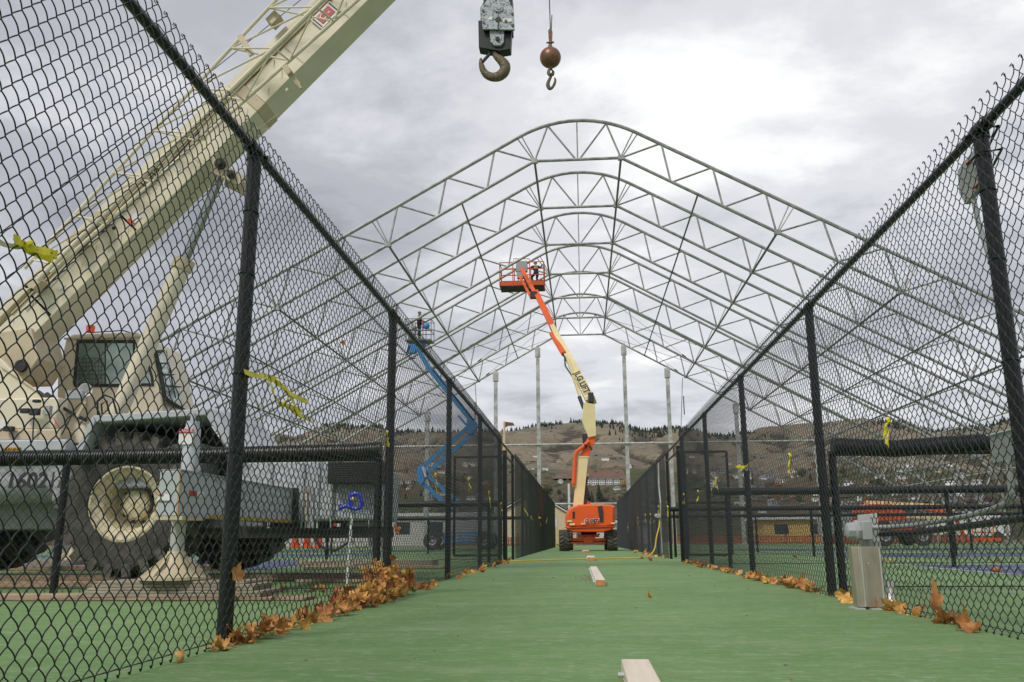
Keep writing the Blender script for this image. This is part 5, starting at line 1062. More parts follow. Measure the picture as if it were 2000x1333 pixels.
dl, dg_ = 'orange brown leaf in the thin line of leaves along the right fence', 'leaves along the right fence'
for i in range(95):
    c = rl.choice([7.2, 7.5, 7.8, 8.4, 9.0, 9.5, 11.0, 12.0, 13.8, 15, 6.3, 6.0]); leaf(xr + rl.uniform(-.07, .05), c + rl.gauss(0, .12 if c < 10 else .4), rl.uniform(.0, .06 if c < 9 else .03), dl, dg_, rl.uniform(.7, 1.05), lrot(1.3))
for i in range(16): leaf(xr + rl.uniform(-.2, .03), rl.uniform(18.5, 32), .005, 'small leaf at the foot of the right fence beyond the gate gap', 'leaves along the far right fence', rl.uniform(1, 1.4), lrot(1))
leaf(.46, 6.54, .003, 'lone rust-coloured leaf lying flat in the middle of the walkway', None, .7, (.25, .1, 1.6))
leaf(1.25, 17.0, .003, 'tan leaf on the walkway near the right gate posts', None, 1.3, (.1, .1, 1)); leaf(1.2, 18.9, .003, 'tan leaf on the walkway beside the yellow cord', None, 1.2, (.2, .1, 2))
for i in range(14): leaf(rl.uniform(3, 12), rl.uniform(9, 24), .005, 'scattered leaf on the courts right of the walkway', 'leaves scattered on the right courts', 1.2, lrot(.8))
for i in range(6): leaf(rl.uniform(-2.9, -1.7), rl.uniform(6.0, 7.2), .03, 'pale leaf on the boards behind the left fence', 'leaves on the boards', .9, lrot(.9))

# ------------------------------------------------------------------ caution tape scraps
def tape(u, v, side, label, L=.22, wd=.028, kind=0, seed=0, tail=0.0):
    r = random.Random(seed * 13 + 5); X = (LX + .03) if side < 0 else (RX - .03)
    d = FWD + RGT * ((u - 1000) / FPX) - UPV * ((v - 666.5) / FPX); p0 = EYE + d * ((X - EYE.x) / d.x)
    root = thing('caution_tape', label, 'tape', tuple(p0), 'scraps of yellow caution tape tied in the fences')
    inn = -1 if side > 0 else 1
    def ribbon(pts, w0, m, nm, rt):
        b = MB(); n = len(pts); vs = []
        for i, p in enumerate(pts):
            dd = (pts[min(i + 1, n - 1)] - pts[max(0, i - 1)]).normalized(); a = dd.cross(V((inn, .2 * math.sin(i), .25 * math.cos(i * 1.3 + seed)))).normalized(); w_ = w0 * r.uniform(.65, 1.15)
            vs += [p + a * w_ / 2, p - a * w_ / 2]
        k = len(vs); off = V((inn * .0015, 0, .0004)); allv = vs + [x + off for x in vs]
        fs = [(2 * i, 2 * i + 2, 2 * i + 3, 2 * i + 1) for i in range(n - 1)] + [(k + 2 * i + 1, k + 2 * i + 3, k + 2 * i + 2, k + 2 * i) for i in range(n - 1)]
        b.add(allv, fs); return b.build(nm, m, rt)
    for s in range(2 + (kind == 1)):
        ang = {0: r.uniform(-2.6, -.6), 1: r.uniform(-.3, .3) + (math.pi if s % 2 else 0), 2: -1.5 + .5 * s}[kind]
        p = V((inn * .012, 0, 0)); pts = []
        for i in range(9):
            pts.append(p0 + p); ang += r.uniform(-.45, .45); st = L / 8 * (1 if s == 0 else .7)
            p = p + V((inn * r.uniform(-.008, .012), math.cos(ang) * st * (2.2 if kind == 1 else 1), math.sin(ang) * st * (.6 if kind == 1 else 1)))
        ribbon(pts, wd, 'tape', 'ribbon', root)
    if tail:
        p = V((inn * .01, 0, 0)); pts = []
        for i in range(7): pts.append(p0 + p); p = p + V((0, -tail / 6, -tail / 6 * .35 * math.cos(i * .5)))
        ribbon(pts, wd * .7, 'tapewhite', 'faded_tail', root)
    b = MB(); b.path([p0 + V((inn * .02, -.012, 0)), p0 + V((inn * .024, .004, .012)), p0 + V((inn * .01, .012, 0)), p0 + V((inn * .02, 0, -.012)), p0 + V((inn * .02, -.012, 0))], wd * .3, 6); b.build('knot', 'tape', root)
    return root
tape(40, 482, -1, 'yellow tape knot with long faded tail, highest and nearest on the left fence', .05, .024, 1, 1, .15)
tape(535, 748, -1, 'yellow and black tape loop dangling between the first two posts of the left fence', .30, .024, 1, 2)
tape(545, 790, -1, 'lower half of the dangling yellow tape on the left fence', .24, .020, 1, 3)
tape(750, 846, -1, 'yellow tape bunch tied at the second left post above the corrugated pipe', .15, .03, 2, 4, .12)
for i, (u, v, s_, tx) in enumerate([(846, 928, .2, 'yellow tape scrap left of the third post on the left fence'), (912, 936, .2, 'yellow tape scrap between the third and fourth posts on the left fence'), (952, 962, .24, 'yellow tape scrap just right of the fourth post on the left fence'), (976, 984, .25, 'short yellow tape at the left gate post'),
                                    (1024, 998, .4, 'yellow tape on the left fence beyond the gate, first'), (1036, 1010, .4, 'yellow tape on the left fence beyond the gate, second'), (1052, 1012, .6, 'long yellow tape on the left fence beyond the gate, third'), (1066, 1018, .5, 'yellow tape on the left fence beyond the gate, nearest the lift')]):
    tape(u, v, -1, tx, s_, .035 + .012 * (i > 3), (1 if i > 3 else 2), 10 + i, .2 if i in (0, 1, 3) else 0)
for i, (u, v, s_, tx) in enumerate([(1742, 822, .17, 'yellow tape tied over the corrugated pipe on the right fence'), (1548, 890, .19, 'wide yellow tape scrap right of the second right post'), (1455, 914, .17, 'yellow tape tied on the second visible right post'), (1402, 936, .22, 'yellow tape scrap between the right posts at the gate leaf'),
                                    (1366, 960, .22, 'yellow tape scrap low behind the third right post'), (1338, 966, .28, 'yellow tape scrap by the right gate opening'), (1306, 990, .3, 'yellow tape on the right gate post lock'), (1288, 990, .25, 'yellow tape on the right fence beyond the gate, nearest'), (1272, 1005, .3, 'yellow tape on the right fence beyond the gate, second'), (1262, 1006, .3, 'yellow tape on the right fence beyond the gate, third'), (1247, 1012, .35, 'yellow tape on the right fence beyond the gate, fourth'), (1228, 1022, .4, 'yellow tape on the right fence beyond the gate, farthest')]):
    tape(u, v, 1, tx, s_, .036 + .012 * (i > 5), 2 if i != 2 else 1, 30 + i, .25 if i in (2, 3) else 0)

# yellow cord across the walkway
pts = [(-1.42, 17.0, .01), (-1.2, 17.2, .012), (-.6, 18.0, .01), (0, 18.7, .01), (.6, 19.3, .01), (1.15, 19.6, .012), (1.42, 19.8, .05), (1.56, 20.0, .2), (1.62, 20.1, .45), (1.70, 20.2, .7), (1.72, 20.4, .92), (1.74, 20.7, .97)]
P = [V(p) for p in pts]; fine = []
for i in range(len(P) - 1):
    p0, p1, p2, p3 = P[max(i - 1, 0)], P[i], P[i + 1], P[min(i + 2, len(P) - 1)]
    for k in range(6):
        t = k / 6; fine.append(.5 * ((2 * p1) + (p2 - p0) * t + (2 * p0 - 5 * p1 + 4 * p2 - p3) * t * t + (3 * p1 - p0 - 3 * p2 + p3) * t ** 3))
b = MB(); b.path(fine, .014, 6); tag(b.build('extension_cord', 'cord', loc=(0, 18.7, 0)), 'yellow cord lying across the walkway and hung up on the right fence', 'cord')
b = MB(); pts = [(1.75, 20.3, 2.1), (1.74, 20.35, 1.6), (1.75, 20.2, 1.2), (1.745, 20.3, .9), (1.75, 20.3, .1)]; b.path(pts, .018, 6); tag(b.build('cable', 'galv', loc=(1.75, 20.3, .1)), 'grey cable hanging down the right fence beside the yellow cord', 'cable')
b = MB(); b.sphere((1.68, 20.6, .92), .05, 8, 6); b.box((1.70, 20.4, .9), (.05, .5, .06)); tag(b.build('cable_bundle', 'greyplastic', loc=(1.7, 20.4, .9)), 'grey cable bundle tied on the right fence where the yellow cord ends', 'cable')

# ------------------------------------------------------------------ metal pedestal and electrical gear, right fence
PD = thing('pedestal', 'bare aluminium post guard with grey switch box on top, beside the right fence', 'pedestal', (1.69, 5.55, 0))
b = MB(); prof = [(1.600, 5.515), (1.633, 5.488), (1.75, 5.488), (1.772, 5.505), (1.772, 5.60), (1.60, 5.60)]
b.prism([V((x, y, .012)) for x, y in prof], (-.006, 0, .345)); b.build('guard_tube', 'alu', PD, bevel=.003)
b = MB(); b.mm((1.634, 5.482, .015), (1.641, 5.488, .352)); b.build('edge_rib', 'alu_plate', PD)
b = MB(); b.mm((1.742, 5.482, .015), (1.749, 5.488, .352)); b.build('edge_rib', 'alu_plate', PD)
b = MB()
for k in range(26): b.tube((1.652, 5.488, .03 + k * .0125), (1.652, 5.486, .03 + k * .0125), .0018, 5)
b.sphere((1.675, 5.487, .26), .004, 6, 4); b.build('rivet', 'white', PD)
b = MB(); b.mm((1.57, 5.46, .0), (1.63, 5.60, .008)); b.mm((1.66, 5.44, .0), (1.80, 5.56, .008)); b.build('base_plate', 'alu_plate', PD)
b = MB(); b.prism([V((1.68, 5.62, .0)), V((1.812, 5.62, .0)), V((1.795, 5.62, .555)), V((1.68, 5.62, .545))], (0, .012, 0)); b.build('back_plate', 'alu_plate', PD)
b = MB(); b.prism([V((1.765, 5.50, .01)), V((1.80, 5.48, .01)), V((1.83, 5.55, .16)), V((1.81, 5.58, .16))], (.004, .01, 0)); b.build('gusset', 'alu_plate', PD)
b = MB(); b.mm((1.655, 5.47, .395), (1.715, 5.58, .505)); b.build('switch_box', 'greyplastic', PD, bevel=.006)
b = MB(); b.lathe([(.001, 0), (.055, 0), (.062, -.012), (.062, -.025), (.05, -.035), (.045, -.075), (.03, -.082), (.001, -.082)], (1.655, 5.525, .45), (1, 0, 0), 8); b.build('socket_cover', 'greyplastic', PD)
b = MB(); b.tube((1.69, 5.54, .36), (1.69, 5.54, .40), .02, 10); b.build('conduit_stub', 'greyplastic', PD)
b = MB(); b.tube((1.738, 5.60, .50), (1.738, 5.618, .50), .008, 6); b.build('bolt', 'galv', PD)
cpts = [(1.715, 5.54, .468), (1.84, 5.50, .47), (1.885, 5.30, .475), (1.89, 4.85, .495), (1.885, 4.55, .51), (1.88, 4.25, .535), (1.875, 4.10, .555), (1.875, 4.05, .60), (1.875, 4.04, .70), (1.875, 4.04, .74)]
b = MB(); b.path(cpts, .0135, 12); tag(b.build('conduit', 'conduit', loc=(1.88, 4.8, .45)), 'grey plastic conduit running from switch box along the right fence up to the cabinet', 'conduit')
b = MB(); b.path([(1.80, 5.6, .43), (1.88, 5.3, .435), (1.885, 4.6, .46), (1.885, 3.9, .49), (1.885, 3.0, .50)], .017, 12); tag(b.build('black_pipe', 'pipe', loc=(1.88, 4.6, .43)), 'black pipe running just under the grey conduit along the right fence', 'pipe')
CB = thing('cabinet', 'grey flat electrical cabinet mounted behind the nearest right fence post', 'cabinet', (1.93, 4.06, .73))
b = MB(); b.mm((1.885, 3.93, .735), (1.99, 4.22, .868)); b.build('box', 'conduit', CB, bevel=.006)
b = MB(); b.mm((1.876, 3.925, .73), (1.886, 3.94, .872)); b.mm((1.876, 3.925, .866), (1.886, 4.225, .872)); b.build('door_edge', 'white', CB)
b = MB(); b.lathe([(.001, 0), (.018, 0), (.018, -.02), (.001, -.02)], (1.93, 4.05, .735), (0, 0, 1), 12); b.build('gland', 'greyplastic', CB)
PT = thing('wall_plate', 'translucent pale flat panel strapped high behind the nearest right fence post', 'panel', (1.93, 4.1, 2.0))
b = MB(); b.prism([V((1.93, 4.30, 2.22)), V((1.93, 4.07, 2.245)), V((1.93, 4.03, 2.05)), V((1.93, 4.26, 2.02)), V((1.93, 4.31, 2.10))], (.025, 0, 0)); b.build('panel', 'conduit', PT, bevel=.003)
b = MB(); b.path([(1.945, 4.2, 2.03), (1.95, 4.19, 1.9), (1.94, 4.12, 1.74), (1.935, 4.03, 1.5), (1.93, 3.95, 1.2)], .013, 8); b.build('flat_conduit', 'conduit', PT)
b = MB()
for z in (2.17, 2.06): b.path([(1.78, 3.86, z), (1.77, 3.72, z - .004), (1.86, 3.70, z), (1.9, 3.86, z + .005)], .006, 5); b.path([(1.90, 3.86, z), (1.92, 4.1, z - .01)], .005, 5)
b.build('strap', 'under', PT)
for z, y in ((2.22, 4.0), (2.20, 4.14), (2.08, 3.98), (2.055, 4.1)): b = MB(); b.tube((1.925, y, z), (1.922, y + .03, z), .007, 6); b.build('orange_clip', 'beacon', PT)
# blue spray head on its white stake, behind the left fence
WP = thing('hose_stand', 'bright blue hose nozzle coil on a thin white stake behind the left fence', 'hose stand', (-2.2, 8.3, 0))
b = MB(); b.tube((-2.205, 8.3, 0), (-2.175, 8.3, .72), .014, 10); b.build('stake', 'white', WP)
b = MB(); q = lambda u, v: at(u, v, 8.26); b.path([q(666, 992), q(676, 988), q(686, 992), q(696, 994), q(704, 992), q(707, 984), q(703, 966), q(694, 964), q(685, 968), q(683, 984), q(688, 994)], .020, 8); b.path([q(664, 998), q(664, 986)], .014, 6); b.lathe([(.001, 0), (.03, 0), (.03, .03), (.001, .03)], q(686, 968), (0, 1, 0), 10); b.build('blue_coil', 'brightblue', WP)
b = MB(); b.sphere(q(688, 975), .022, 10, 8); b.build('yellow_knob', 'lcream', WP)

# ------------------------------------------------------------------ things beyond the courts
SHD = thing('shed', 'cream building with white-edged gable roof at the end of the walkway, left of the lift', 'building', (-3.9, 70, 0))
za = at(1085, 988, 70).z + .25
b = MB(); b.prism([V((-7.2, 70, 0)), V((-.55, 70, 0)), V((-.55, 70, 2.0)), V((-3.9, 70, za + .75)), V((-7.2, 70, 2.0))], (0, 9, 0)); b.build('wall', 'stucco', SHD)
b = MB(); b.beam((-3.9, 69.9, za + .95), (-.2, 69.9, 1.95), .22, .2, V((0, 1, 0))); b.beam((-3.9, 69.9, za + .95), (-7.6, 69.9, 1.95), .22, .2, V((0, 1, 0))); b.build('fascia', 'roofgrey', SHD)
b = MB(); b.prism([V((-3.9, 69.8, za + .9)), V((-.1, 69.8, 1.9)), V((-.1, 69.8, 2.0)), V((-3.9, 69.8, za + 1.05)), V((-7.7, 69.8, 2.0)), V((-7.7, 69.8, 1.9))], (0, 9.4, 0)); b.build('roof', 'greysteel', SHD)
b = MB(); b.mm((-2.9, 69.95, .05), (-2.0, 70, 1.9)); b.build('door', 'whitewall', SHD)
b = MB(); b.mm((-1.55, 48.5, 0), (-1.45, 48.6, 1.1)); tag(b.build('bollard', 'hazard', loc=(-1.5, 48.5, 0)), 'thin yellow bollard at the far left end of the walkway', 'bollard')
def low_building(x0, x1, y, h, wm, label, nwin, rm='roofgrey'):
    root = thing('low_building', label, 'building', ((x0 + x1) / 2, y, 0))
    b = MB(); b.mm((x0, y, 0), (x1, y + 6, h)); b.build('wall', wm, root)
    b = MB(); b.mm((x0 - .3, y - .3, h), (x1 + .3, y + 6.3, h + .22)); b.build('roof', rm, root)
    for k in range(nwin):
        cx = x0 + (x1 - x0) * (k + .5) / nwin; b = MB(); b.mm((cx - .5, y - .04, h * .4), (cx + .5, y, h * .8)); b.build('window', 'window', root)
    return root
low_building(13.4, 18.6, 68, 1.75, 'yellowwall', 'low yellow building with pale flat roof behind the right courts', 2)
low_building(-27, -16, 66, 1.9, 'whitewall', 'long white building behind the left courts under the crane', 4, 'hr0' if False else 'greysteel')
low_building(-14.2, -9.4, 64, 2.1, 'whitewall', 'white building behind the blue lift', 2)
low_building(20.5, 30, 72, 2.6, 'greysteel', 'dark grey shed far right behind the orange lift', 2)
low_building(1.0, 5.6, 75, 1.7, 'whitewall', 'small white building just right of the orange lift at the end of the walkway', 1)
def truck(x, y, label, col):
    root = thing('parked_truck', label, 'truck', (x, y, 0), 'vehicles parked beyond the courts')
    b = MB(); b.mm((x - 1.6, y, .45), (x + 1.5, y + 1.9, 2.0)); b.build('cargo_box', col, root, bevel=.05)
    b = MB(); b.prism([V((x + 1.55, y, .45)), V((x + 2.9, y, .45)), V((x + 2.9, y, 1.1)), V((x + 2.4, y, 1.75)), V((x + 1.55, y, 1.75))], (0, 1.9, 0)); b.build('cab', col, root, bevel=.05)
    b = MB(); b.prism([V((x + 1.8, y - .02, 1.15)), V((x + 2.7, y - .02, 1.15)), V((x + 2.3, y - .02, 1.62)), V((x + 1.8, y - .02, 1.62))], (0, .02, 0)); b.build('window', 'window', root)
    for xx in (x - .9, x + 2.1):
        b = MB(); b.lathe([(.001, 0), (.2, 0), (.36, .02), (.38, .15), (.001, .2)], (xx, y - .02, .38), (0, 1, 0), 18); b.build('wheel', 'tyre', root)
truck(24.5, 60, 'white box truck parked far right beyond the orange lift', 'white'); truck(17.5, 60.5, 'grey truck parked behind the lowered orange lift', 'greyplastic')
def snow_fence(x0, x1, y, label):
    root = thing('safety_fence', label, 'safety fence', (x0, y, 0)); n = int((x1 - x0) / 2.4)
    b = MB(); nz_ = int((x1 - x0) / .16)
    for k in range(nz_): xx = x0 + k * .16; b.mm((xx, y, .05), (xx + .09, y + .01, .55 - .05 * math.sin(k * .31)))
    for z in (.1, .3, .48): b.mm((x0, y - .006, z), (x1, y, z + .06))
    o = b.build('mesh_panel', 'net', root, smooth=False); o['kind'] = 'stuff'
    for k in range(n + 1): b = MB(); b.tube((x0 + k * 2.4, y + .03, 0), (x0 + k * 2.4, y + .03, .8), .025, 6); b.build('post', 'darkmetal', root)
snow_fence(5.5, 24, 57.6, 'orange plastic safety fence across the far end of the right courts'); snow_fence(-9.0, -3.0, 57.6, 'orange safety fence at the far end of the left courts')
for k, (x, y, tx) in enumerate([(-17.0, 52, 'left'), (-16.4, 52.3, 'middle'), (-15.6, 52, 'right')]):
    b = MB(); b.lathe([(.001, .85), (.12, .85), (.15, .75), (.2, .4), (.24, .1), (.3, .06), (.3, 0), (.001, 0)], (x, y, 0), (0, 0, 1), 14); tag(b.build('barrel', 'beacon', loc=(x, y, 0)), '%s one of three orange traffic barrels seen under the crane' % tx, 'barrel', 'orange traffic barrels')
FP = thing('flagpole', 'thin pale flagpole with small tattered flag above the left fence', 'flagpole', at(984, 1040, 75)); t_ = at(985, 824, 75)
b = MB(); b.tube((t_.x, 75, 0), (t_.x, 75, t_.z), .14, 8, .09); b.build('pole', 'stucco', FP)
b = MB(); b.add([t_, t_ + V((.75, 0, -.1)), t_ + V((.9, .02, -.35)), t_ + V((.35, 0, -.38)), t_ + V((0, 0, -.55))], [(0, 1, 2, 3, 4)]); b.v += [tuple(V(v) + V((0, .02, 0))) for v in b.v]; b.f += [(9, 8, 7, 6, 5)]; b.mi += [0]; b.build('flag', 'rusty', FP)
p = at(1111, 945, 60); b = MB(); b.tube((p.x, 60, 0), (p.x, 60, p.z), .08, 8); tag(b.build('light_pole', 'white', loc=(p.x, 60, 0)), 'thin white pole standing behind the cream lift boom', 'pole')

# ------------------------------------------------------------------ town and trees on the hillside
rh = random.Random(5)
def ground_at(u, v):
    """march down the view ray until it meets the hillside"""
    d = (FWD + RGT * ((u - 1000) / FPX) - UPV * ((v - 666.5) / FPX)).normalized(); t = 60.0
    while t < 2600:
        p = EYE + d * t
        if p.y > 58 and p.z < hz(p.x, p.y): return p
        t += max(2.0, t * .006)
    return None
def house_proto(i, wd, dp, h, roof, wm, rm, loc, label, group):
    root = thing('hillside_house', label, 'house', loc, group); x, y, z = loc; X0, X1, Y0, Y1 = x - wd / 2, x + wd / 2, y - dp / 2, y + dp / 2
    b = MB()
    if roof == 'gable': b.prism([V((X0, Y0, z - 3)), V((X1, Y0, z - 3)), V((X1, Y0, z + h)), V((x, Y0, z + h + wd * .2)), V((X0, Y0, z + h))], (0, dp, 0))
    else: b.mm((X0, Y0, z - 3), (X1, Y1, z + h))
    b.build('wall', wm, root)
    b = MB()
    if roof == 'gable': b.prism([V((X0 - .5, Y0 - .6, z + h - .1)), V((x, Y0 - .6, z + h + wd * .2)), V((X1 + .5, Y0 - .6, z + h - .1)), V((X1 + .5, Y0 - .6, z + h + .2)), V((x, Y0 - .6, z + h + wd * .2 + .35)), V((X0 - .5, Y0 - .6, z + h + .2))], (0, dp + 1.2, 0))
    elif roof == 'hip': b.add([(X0 - .6, Y0 - .6, z + h), (X1 + .6, Y0 - .6, z + h), (X1 + .6, Y1 + .6, z + h), (X0 - .6, Y1 + .6, z + h), (x - wd * .25, y, z + h + 2.2), (x + wd * .25, y, z + h + 2.2)], [(0, 1, 5, 4), (1, 2, 5), (2, 3, 4, 5), (3, 0, 4), (3, 2, 1, 0)])
    else: b.mm((X0 - .4, Y0 - .4, z + h), (X1 + .4, Y1 + .4, z + h + .4))
    b.build('roof', rm, root)
    for fl_ in range(2 if h > 4 else 1):
        for k in range(3):
            cx = X0 + wd * (k + .5) / 3; b = MB(); b.mm((cx - wd * .09, Y0 - .08, z + .9 + fl_ * 2.7), (cx + wd * .09, Y0, z + 2.3 + fl_ * 2.7)); b.build('window', 'window', root)
    return root
kinds = [('white', 'hip', 0, 0, 12, 9, 3.0), ('tan', 'gable', 1, 1, 10, 9, 3.0), ('white', 'flat', 0, 2, 14, 9, 3.4), ('grey', 'gable', 2, 0, 11, 10, 5.4), ('brown', 'hip', 3, 1, 12, 9, 3.0), ('white', 'gable', 0, 2, 10, 8, 5.4)]
protos = [None] * 6
spots = []
named = [(1047, 860 + 34, 'lone white house high on the slope left of the lift boom'), (1092, 903, 'low white house above the brown field, left of the lift boom'), (1182, 899, 'pale house on the slope just right of the lift boom'), (1190, 901, 'second pale house on the slope right of the lift boom'), (1198, 898, 'white house with brown roof at the right end of the upper row'), (1228, 914, 'white house behind the first right gable post'),
         (1038, 917, 'white house low on the left slope beside the first left gable post'), (1030, 919, 'wide white house at the left of the slope'), (1065, 919, 'dark house on the left slope'), (1080, 921, 'grey house below the slope houses on the left'), (1040, 905, 'cream house behind the first left gable post'), (1095, 945, 'long white house left of the brown field'), (1205, 958, 'orange-brown house in front of the green field right of the lift'), (1195, 961, 'pale house in front of the trees right of the lift')]
for (u, v, lb) in named: spots.append((u, v, lb, None))
tries = 0
while len(spots) < 520 and tries < 4000:
    tries += 1; side = rh.random()
    u = rh.uniform(380, 985) if side < .5 else rh.uniform(1330, 2040); v = 1012 - abs(rh.gauss(0, 42)) if rh.random() < .85 else rh.uniform(900, 960)
    if v < 905: continue
    v = round(v / 11) * 11 + rh.uniform(-2, 2)
    spots.append((u, v, None, 1 if side < .5 else 2))
used = []
for i, (u, v, lb, sd_) in enumerate(spots):
    p = ground_at(u, v)
    if p is None or p.y > 1400: continue
    if any((p.xy - q).length < 10 for q in used): continue
    used.append(p.xy.copy()); k = i % 6; nm, rf, wi, ri, wd, dp, h = kinds[k]
    gr = None if lb else ('houses on the slope seen through the left fence' if sd_ == 1 else 'houses on the slope seen through the right fence')
    lab = lb or 'small %s house with %s roof on the slope seen through the %s fence' % (nm, rf, 'left' if sd_ == 1 else 'right')
    base = V((p.x, p.y, hz(p.x, p.y) + .3)); s_ = (rh.uniform(9, 14) if lb else rh.uniform(9, 19)) * p.y / FPX / 12
    if protos[k] is None: protos[k] = house_proto(k, wd, dp, h, rf, M['hw'][wi], M['hr'][ri], tuple(base), lab, gr); protos[k].scale = (s_, s_, s_)
    else:
        c = copy_thing(protos[k], base, lab, None, rh.uniform(-.5, .5)); c.scale = (s_, s_, s_)
        if gr: c['group'] = gr
        elif 'group' in c.keys(): del c['group']
b = MB(); uu = list(np.linspace(1078, 1226, 26)); vv_ = list(np.linspace(921, 939, 7)); g_ = []
for v in vv_:
    for u in uu:
        u2 = u + (939 - v) * (1.3 if u < 1150 else -.6); q = ground_at(u2, v); g_.append((q.x, q.y, q.z + 1.2))
b.add(g_, [(j * 26 + i, j * 26 + i + 1, (j + 1) * 26 + i + 1, (j + 1) * 26 + i) for j in range(6) for i in range(25)])
tag(b.build('soil_field', M['soil']), kind='structure')
tw_ = [(1148, 'leftmost'), (1161.5, 'second'), (1176, 'third'), (1190.5, 'fourth'), (1205, 'fifth'), (1219, 'rightmost')]
for u, tx in tw_:
    p = ground_at(u, 948); wd, z = 11.5 * p.y / FPX, p.z; TY = p.y; hh = 11 * p.y / FPX
    root = thing('townhouse', 'white terraced block below the brown field, %s in the row' % tx, 'house', tuple(p), 'row of white townhouses below the brown field')
    b = MB(); b.mm((p.x - wd / 2, TY, z - 4), (p.x + wd / 2, TY + 8, z + hh)); b.build('wall', 'white', root)
    b = MB(); b.mm((p.x - wd / 2 - .2, TY - .3, z + hh), (p.x + wd / 2 + .2, TY + 8, z + hh + .4)); b.build('roof', 'hr_' if False else M['hr'][0], root)
    for a_ in range(3):
        for c_ in range(2): b = MB(); cx = p.x + (a_ - 1) * wd * .31; b.mm((cx - wd * .09, TY - .07, z + hh * (.12 + c_ * .45)), (cx + wd * .09, TY, z + hh * (.38 + c_ * .45))); b.build('window', 'window', root)
# trees
def pine_bm(b, c, h, r, seed=0, n=9):
    rr = random.Random(seed); c = V(c)
    for k in range(n):
        z = h * (.12 + .84 * k / n); R = r * (1 - k / n) ** .8 * rr.uniform(.8, 1.15); m = 7; top = c + V((0, 0, min(h, z + h * .24)))
        ring = [c + V((math.cos(6.283 * j / m + k) * R * rr.uniform(.6, 1.25), math.sin(6.283 * j / m + k) * R * rr.uniform(.6, 1.25), z - h * .03 * rr.random())) for j in range(m)]
        b.add(ring + [top], [(j, (j + 1) % m, m) for j in range(m)])
def clump_crown(b, c, rx, rz, n, s, seed):
    rr = random.Random(seed); c = V(c)
    for k in range(n):
        d = V((rr.gauss(0, 1), rr.gauss(0, 1), rr.gauss(0, 1))).normalized() * rr.uniform(.35, 1.0) ** .6; p = c + V((d.x * rx, d.y * rx, d.z * rz)) * rr.uniform(.8, 1.12)
        a = V((rr.gauss(0, 1), rr.gauss(0, 1), rr.gauss(0, 1))).normalized(); e2 = a.cross(d if abs(a.dot(d)) < .95 else V((0, 0, 1))).normalized(); q = s * rr.uniform(.5, 1.3)
        b.add([p + a * q, p + e2 * q, p - a * q * .8, p - e2 * q * .9], [(0, 1, 2, 3)])
def make_tree(kind, seed, loc, h, label, group):
    root = thing('pine_tree' if kind == 'pine' else 'bushy_tree', label, 'tree', loc, group); x, y, z = loc
    b = MB(); b.tube((x, y, z - 1), (x, y, z + h * .6), h * .022, 6, h * .01)
    if kind != 'pine':
        rr = random.Random(seed)
        for k in range(6): t = rr.uniform(0, 6.28); b.tube((x, y, z + h * .3), (x + math.cos(t) * h * .22, y + math.sin(t) * h * .22, z + h * .65), h * .01, 4, h * .004)
    b.build('trunk', 'bark', root)
    b = MB()
    if kind == 'pine': pine_bm(b, (x, y, z), h, h * .2, seed, 12); m = 'needles'
    else: clump_crown(b, (x, y, z + h * .58), h * .42, h * .42, 420, h * .045, seed); m = M['fol'][kind]
    b.build('crown', m, root, smooth=False); return root
TP = {}
def put_tree(kind, u, v, h, label, group=None, ymin=0):
    p = ground_at(u, v)
    if p is None: return
    h = h * p.y / FPX; base = V((p.x, p.y, hz(p.x, p.y))); key = (kind, rh.randrange(3))
    if key not in TP: TP[key] = (make_tree(kind, key[1] * 7 + 3, tuple(base), h, label, group), h)
    else:
        src, h0 = TP[key]; c = copy_thing(src, base, label, None, rh.uniform(0, 6)); s_ = h / h0; c.scale = (s_ * rh.uniform(.85, 1.2), s_ * rh.uniform(.85, 1.2), s_)
        if group: c['group'] = group
        elif 'group' in c.keys(): del c['group']
for (u, v, h, tx) in [(1019, 888 - 34, 9, 'a'), (1191, 852, 14, 'dark pine standing alone on the bare slope right of the lift boom'), (1289, 852, 13, 'dark pine on the bare slope behind the second right post'), (1210, 862, 8, 'small pine on the slope below the lone pine'), (1216, 864, 7, 'smaller pine right of the small slope pine'), (1293, 856, 9, 'lower of the pines behind the second right post')][1:]: put_tree('pine', u, v, h, tx)
for (u, v, h, k, tx) in [(1148, 985, 34, 'pine', 'dark conifer beside the foot of the cream boom'), (1156, 985, 26, 'pine', 'second dark conifer right of the cream boom'), (1170, 982, 38, 'pine', 'tallest dark conifer in front of the green field'), (1176, 984, 24, 'pine', 'conifer just right of the tallest one'), (1070, 974, 26, 0, 'round dark green tree by the left fence top'), (1092, 970, 14, 0, 'small green bush left of the lift boom'), (1219, 958, 22, 1, 'yellow-orange autumn tree left of the first right gable post'), (1183, 968, 20, 2, 'bare grey tree among the conifers'), (1139, 975, 18, 2, 'bare tree behind the lift boom')]: put_tree(k, u, v, h, tx)
for i in range(150):
    side = rh.random() < .5; u = rh.uniform(400, 1060) if side else rh.uniform(1215, 2040); v = rh.uniform(935, 1030); k = rh.choice([0, 2, 2, 1, 2, 'pine'])
    put_tree(k, u, v, rh.uniform(9, 22), '%s on the valley floor beyond the %s fence' % ({0: 'dark green tree', 1: 'ochre autumn tree', 2: 'bare brownish tree', 'pine': 'small conifer'}[k], 'left' if side else 'right'), 'trees on the valley floor beyond the %s fence, %s' % ('left' if side else 'right', {0: 'green', 1: 'ochre', 2: 'bare', 'pine': 'conifers'}[k]))
for i in range(26): put_tree(2, rh.uniform(1050, 1230), rh.uniform(968, 990), rh.uniform(8, 15), 'low bare shrub tree on the valley floor behind the lift', 'bare shrub trees behind the lift')
b = MB(); nf = 0
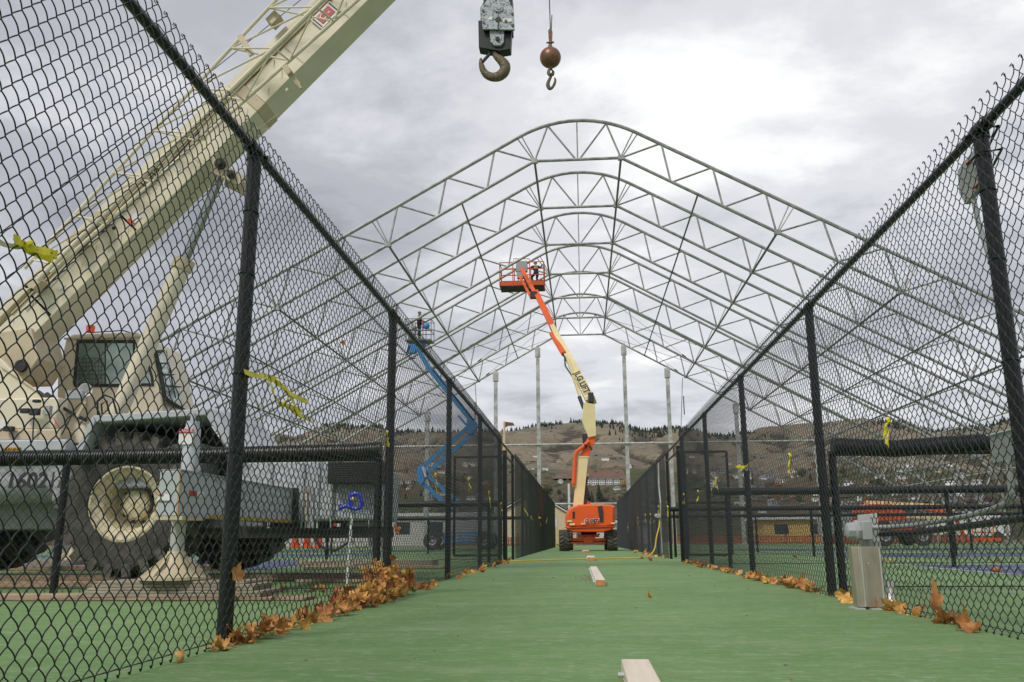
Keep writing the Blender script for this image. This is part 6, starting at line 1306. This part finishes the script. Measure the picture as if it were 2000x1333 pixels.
bands = [(1010, 1065, 5, .6), (1065, 1100, 8, 1), (1115, 1142, 6, .8), (1150, 1200, 12, 1.0), (1195, 1260, 26, 1.0), (1255, 1345, 24, 1.0), (1345, 1470, 16, .7), (1470, 1700, 10, .5), (1700, 2040, 12, .9), (560, 790, 9, .9), (380, 560, 4, .4), (790, 1010, 4, .35)]
for (ua, ub, dv, dens) in bands:
    for i in range(int((ub - ua) * dens * 1.5)):
        u = rh.uniform(ua, ub); t_ = (at(u, 840, 2000).x) / 2000; y = rh.uniform(1990, 2060) if rh.random() < .5 else 2000 - abs(rh.gauss(0, dv * 9)); x = t_ * y; h = rh.uniform(5, 12) * (1.4 if rh.random() < .08 else 1)
        pine_bm(b, (x, y, hz(x, y) - 1), h, h * .26, i, 5); nf += 1
for (cu, cv, n, su_, sv_) in [(1165, 828, 60, 9, 5), (1250, 838, 90, 22, 5), (1300, 836, 90, 25, 5), (1235, 850, 16, 14, 6), (1283, 843, 40, 10, 6), (1430, 852, 50, 40, 5), (650, 840, 40, 18, 6), (740, 840, 40, 16, 5), (1755, 832, 50, 30, 5)]:
    for i in range(n):
        p = ground_at(cu + rh.gauss(0, su_), cv + rh.gauss(0, sv_))
        if p and p.y < 2050: h = rh.uniform(5, 11); pine_bm(b, (p.x, p.y, hz(p.x, p.y) - 1), h, h * .26, i, 5)
tag(b.build('pine_forest', 'needles', smooth=False), 'dark pine woods strung along the top of the hill', 'forest', kind='stuff')
b = MB()
for i in range(5200):
    t = rh.uniform(-.62, .5); y = 250 * (7.6 ** rh.random()); x = t * y
    n_ = noise.noise(V((x * .01, y * .006, 2)))
    if n_ < -.05 + (0 if y < 700 else .18): continue
    s = rh.uniform(.8, 2.4) * (1 if y < 700 else 1.5); c = V((x, y, hz(x, y))); m = 5
    ring = [c + V((math.cos(6.283 * j / m + i) * s * rh.uniform(.6, 1.2), math.sin(6.283 * j / m + i) * s * rh.uniform(.6, 1.2), s * .25)) for j in range(m)]
    b.add(ring + [c + V((rh.uniform(-.3, .3), 0, s * rh.uniform(.6, 1.1)))], [(j, (j + 1) % m, m) for j in range(m)])
M['shrub'] = mat('sagebrush', (0.10, 0.09, 0.065), 0.95, var=0.4, scale=.3)
tag(b.build('shrubs', 'shrub', smooth=False), 'low scrub dotted over the dry hillside', 'scrub', kind='stuff')
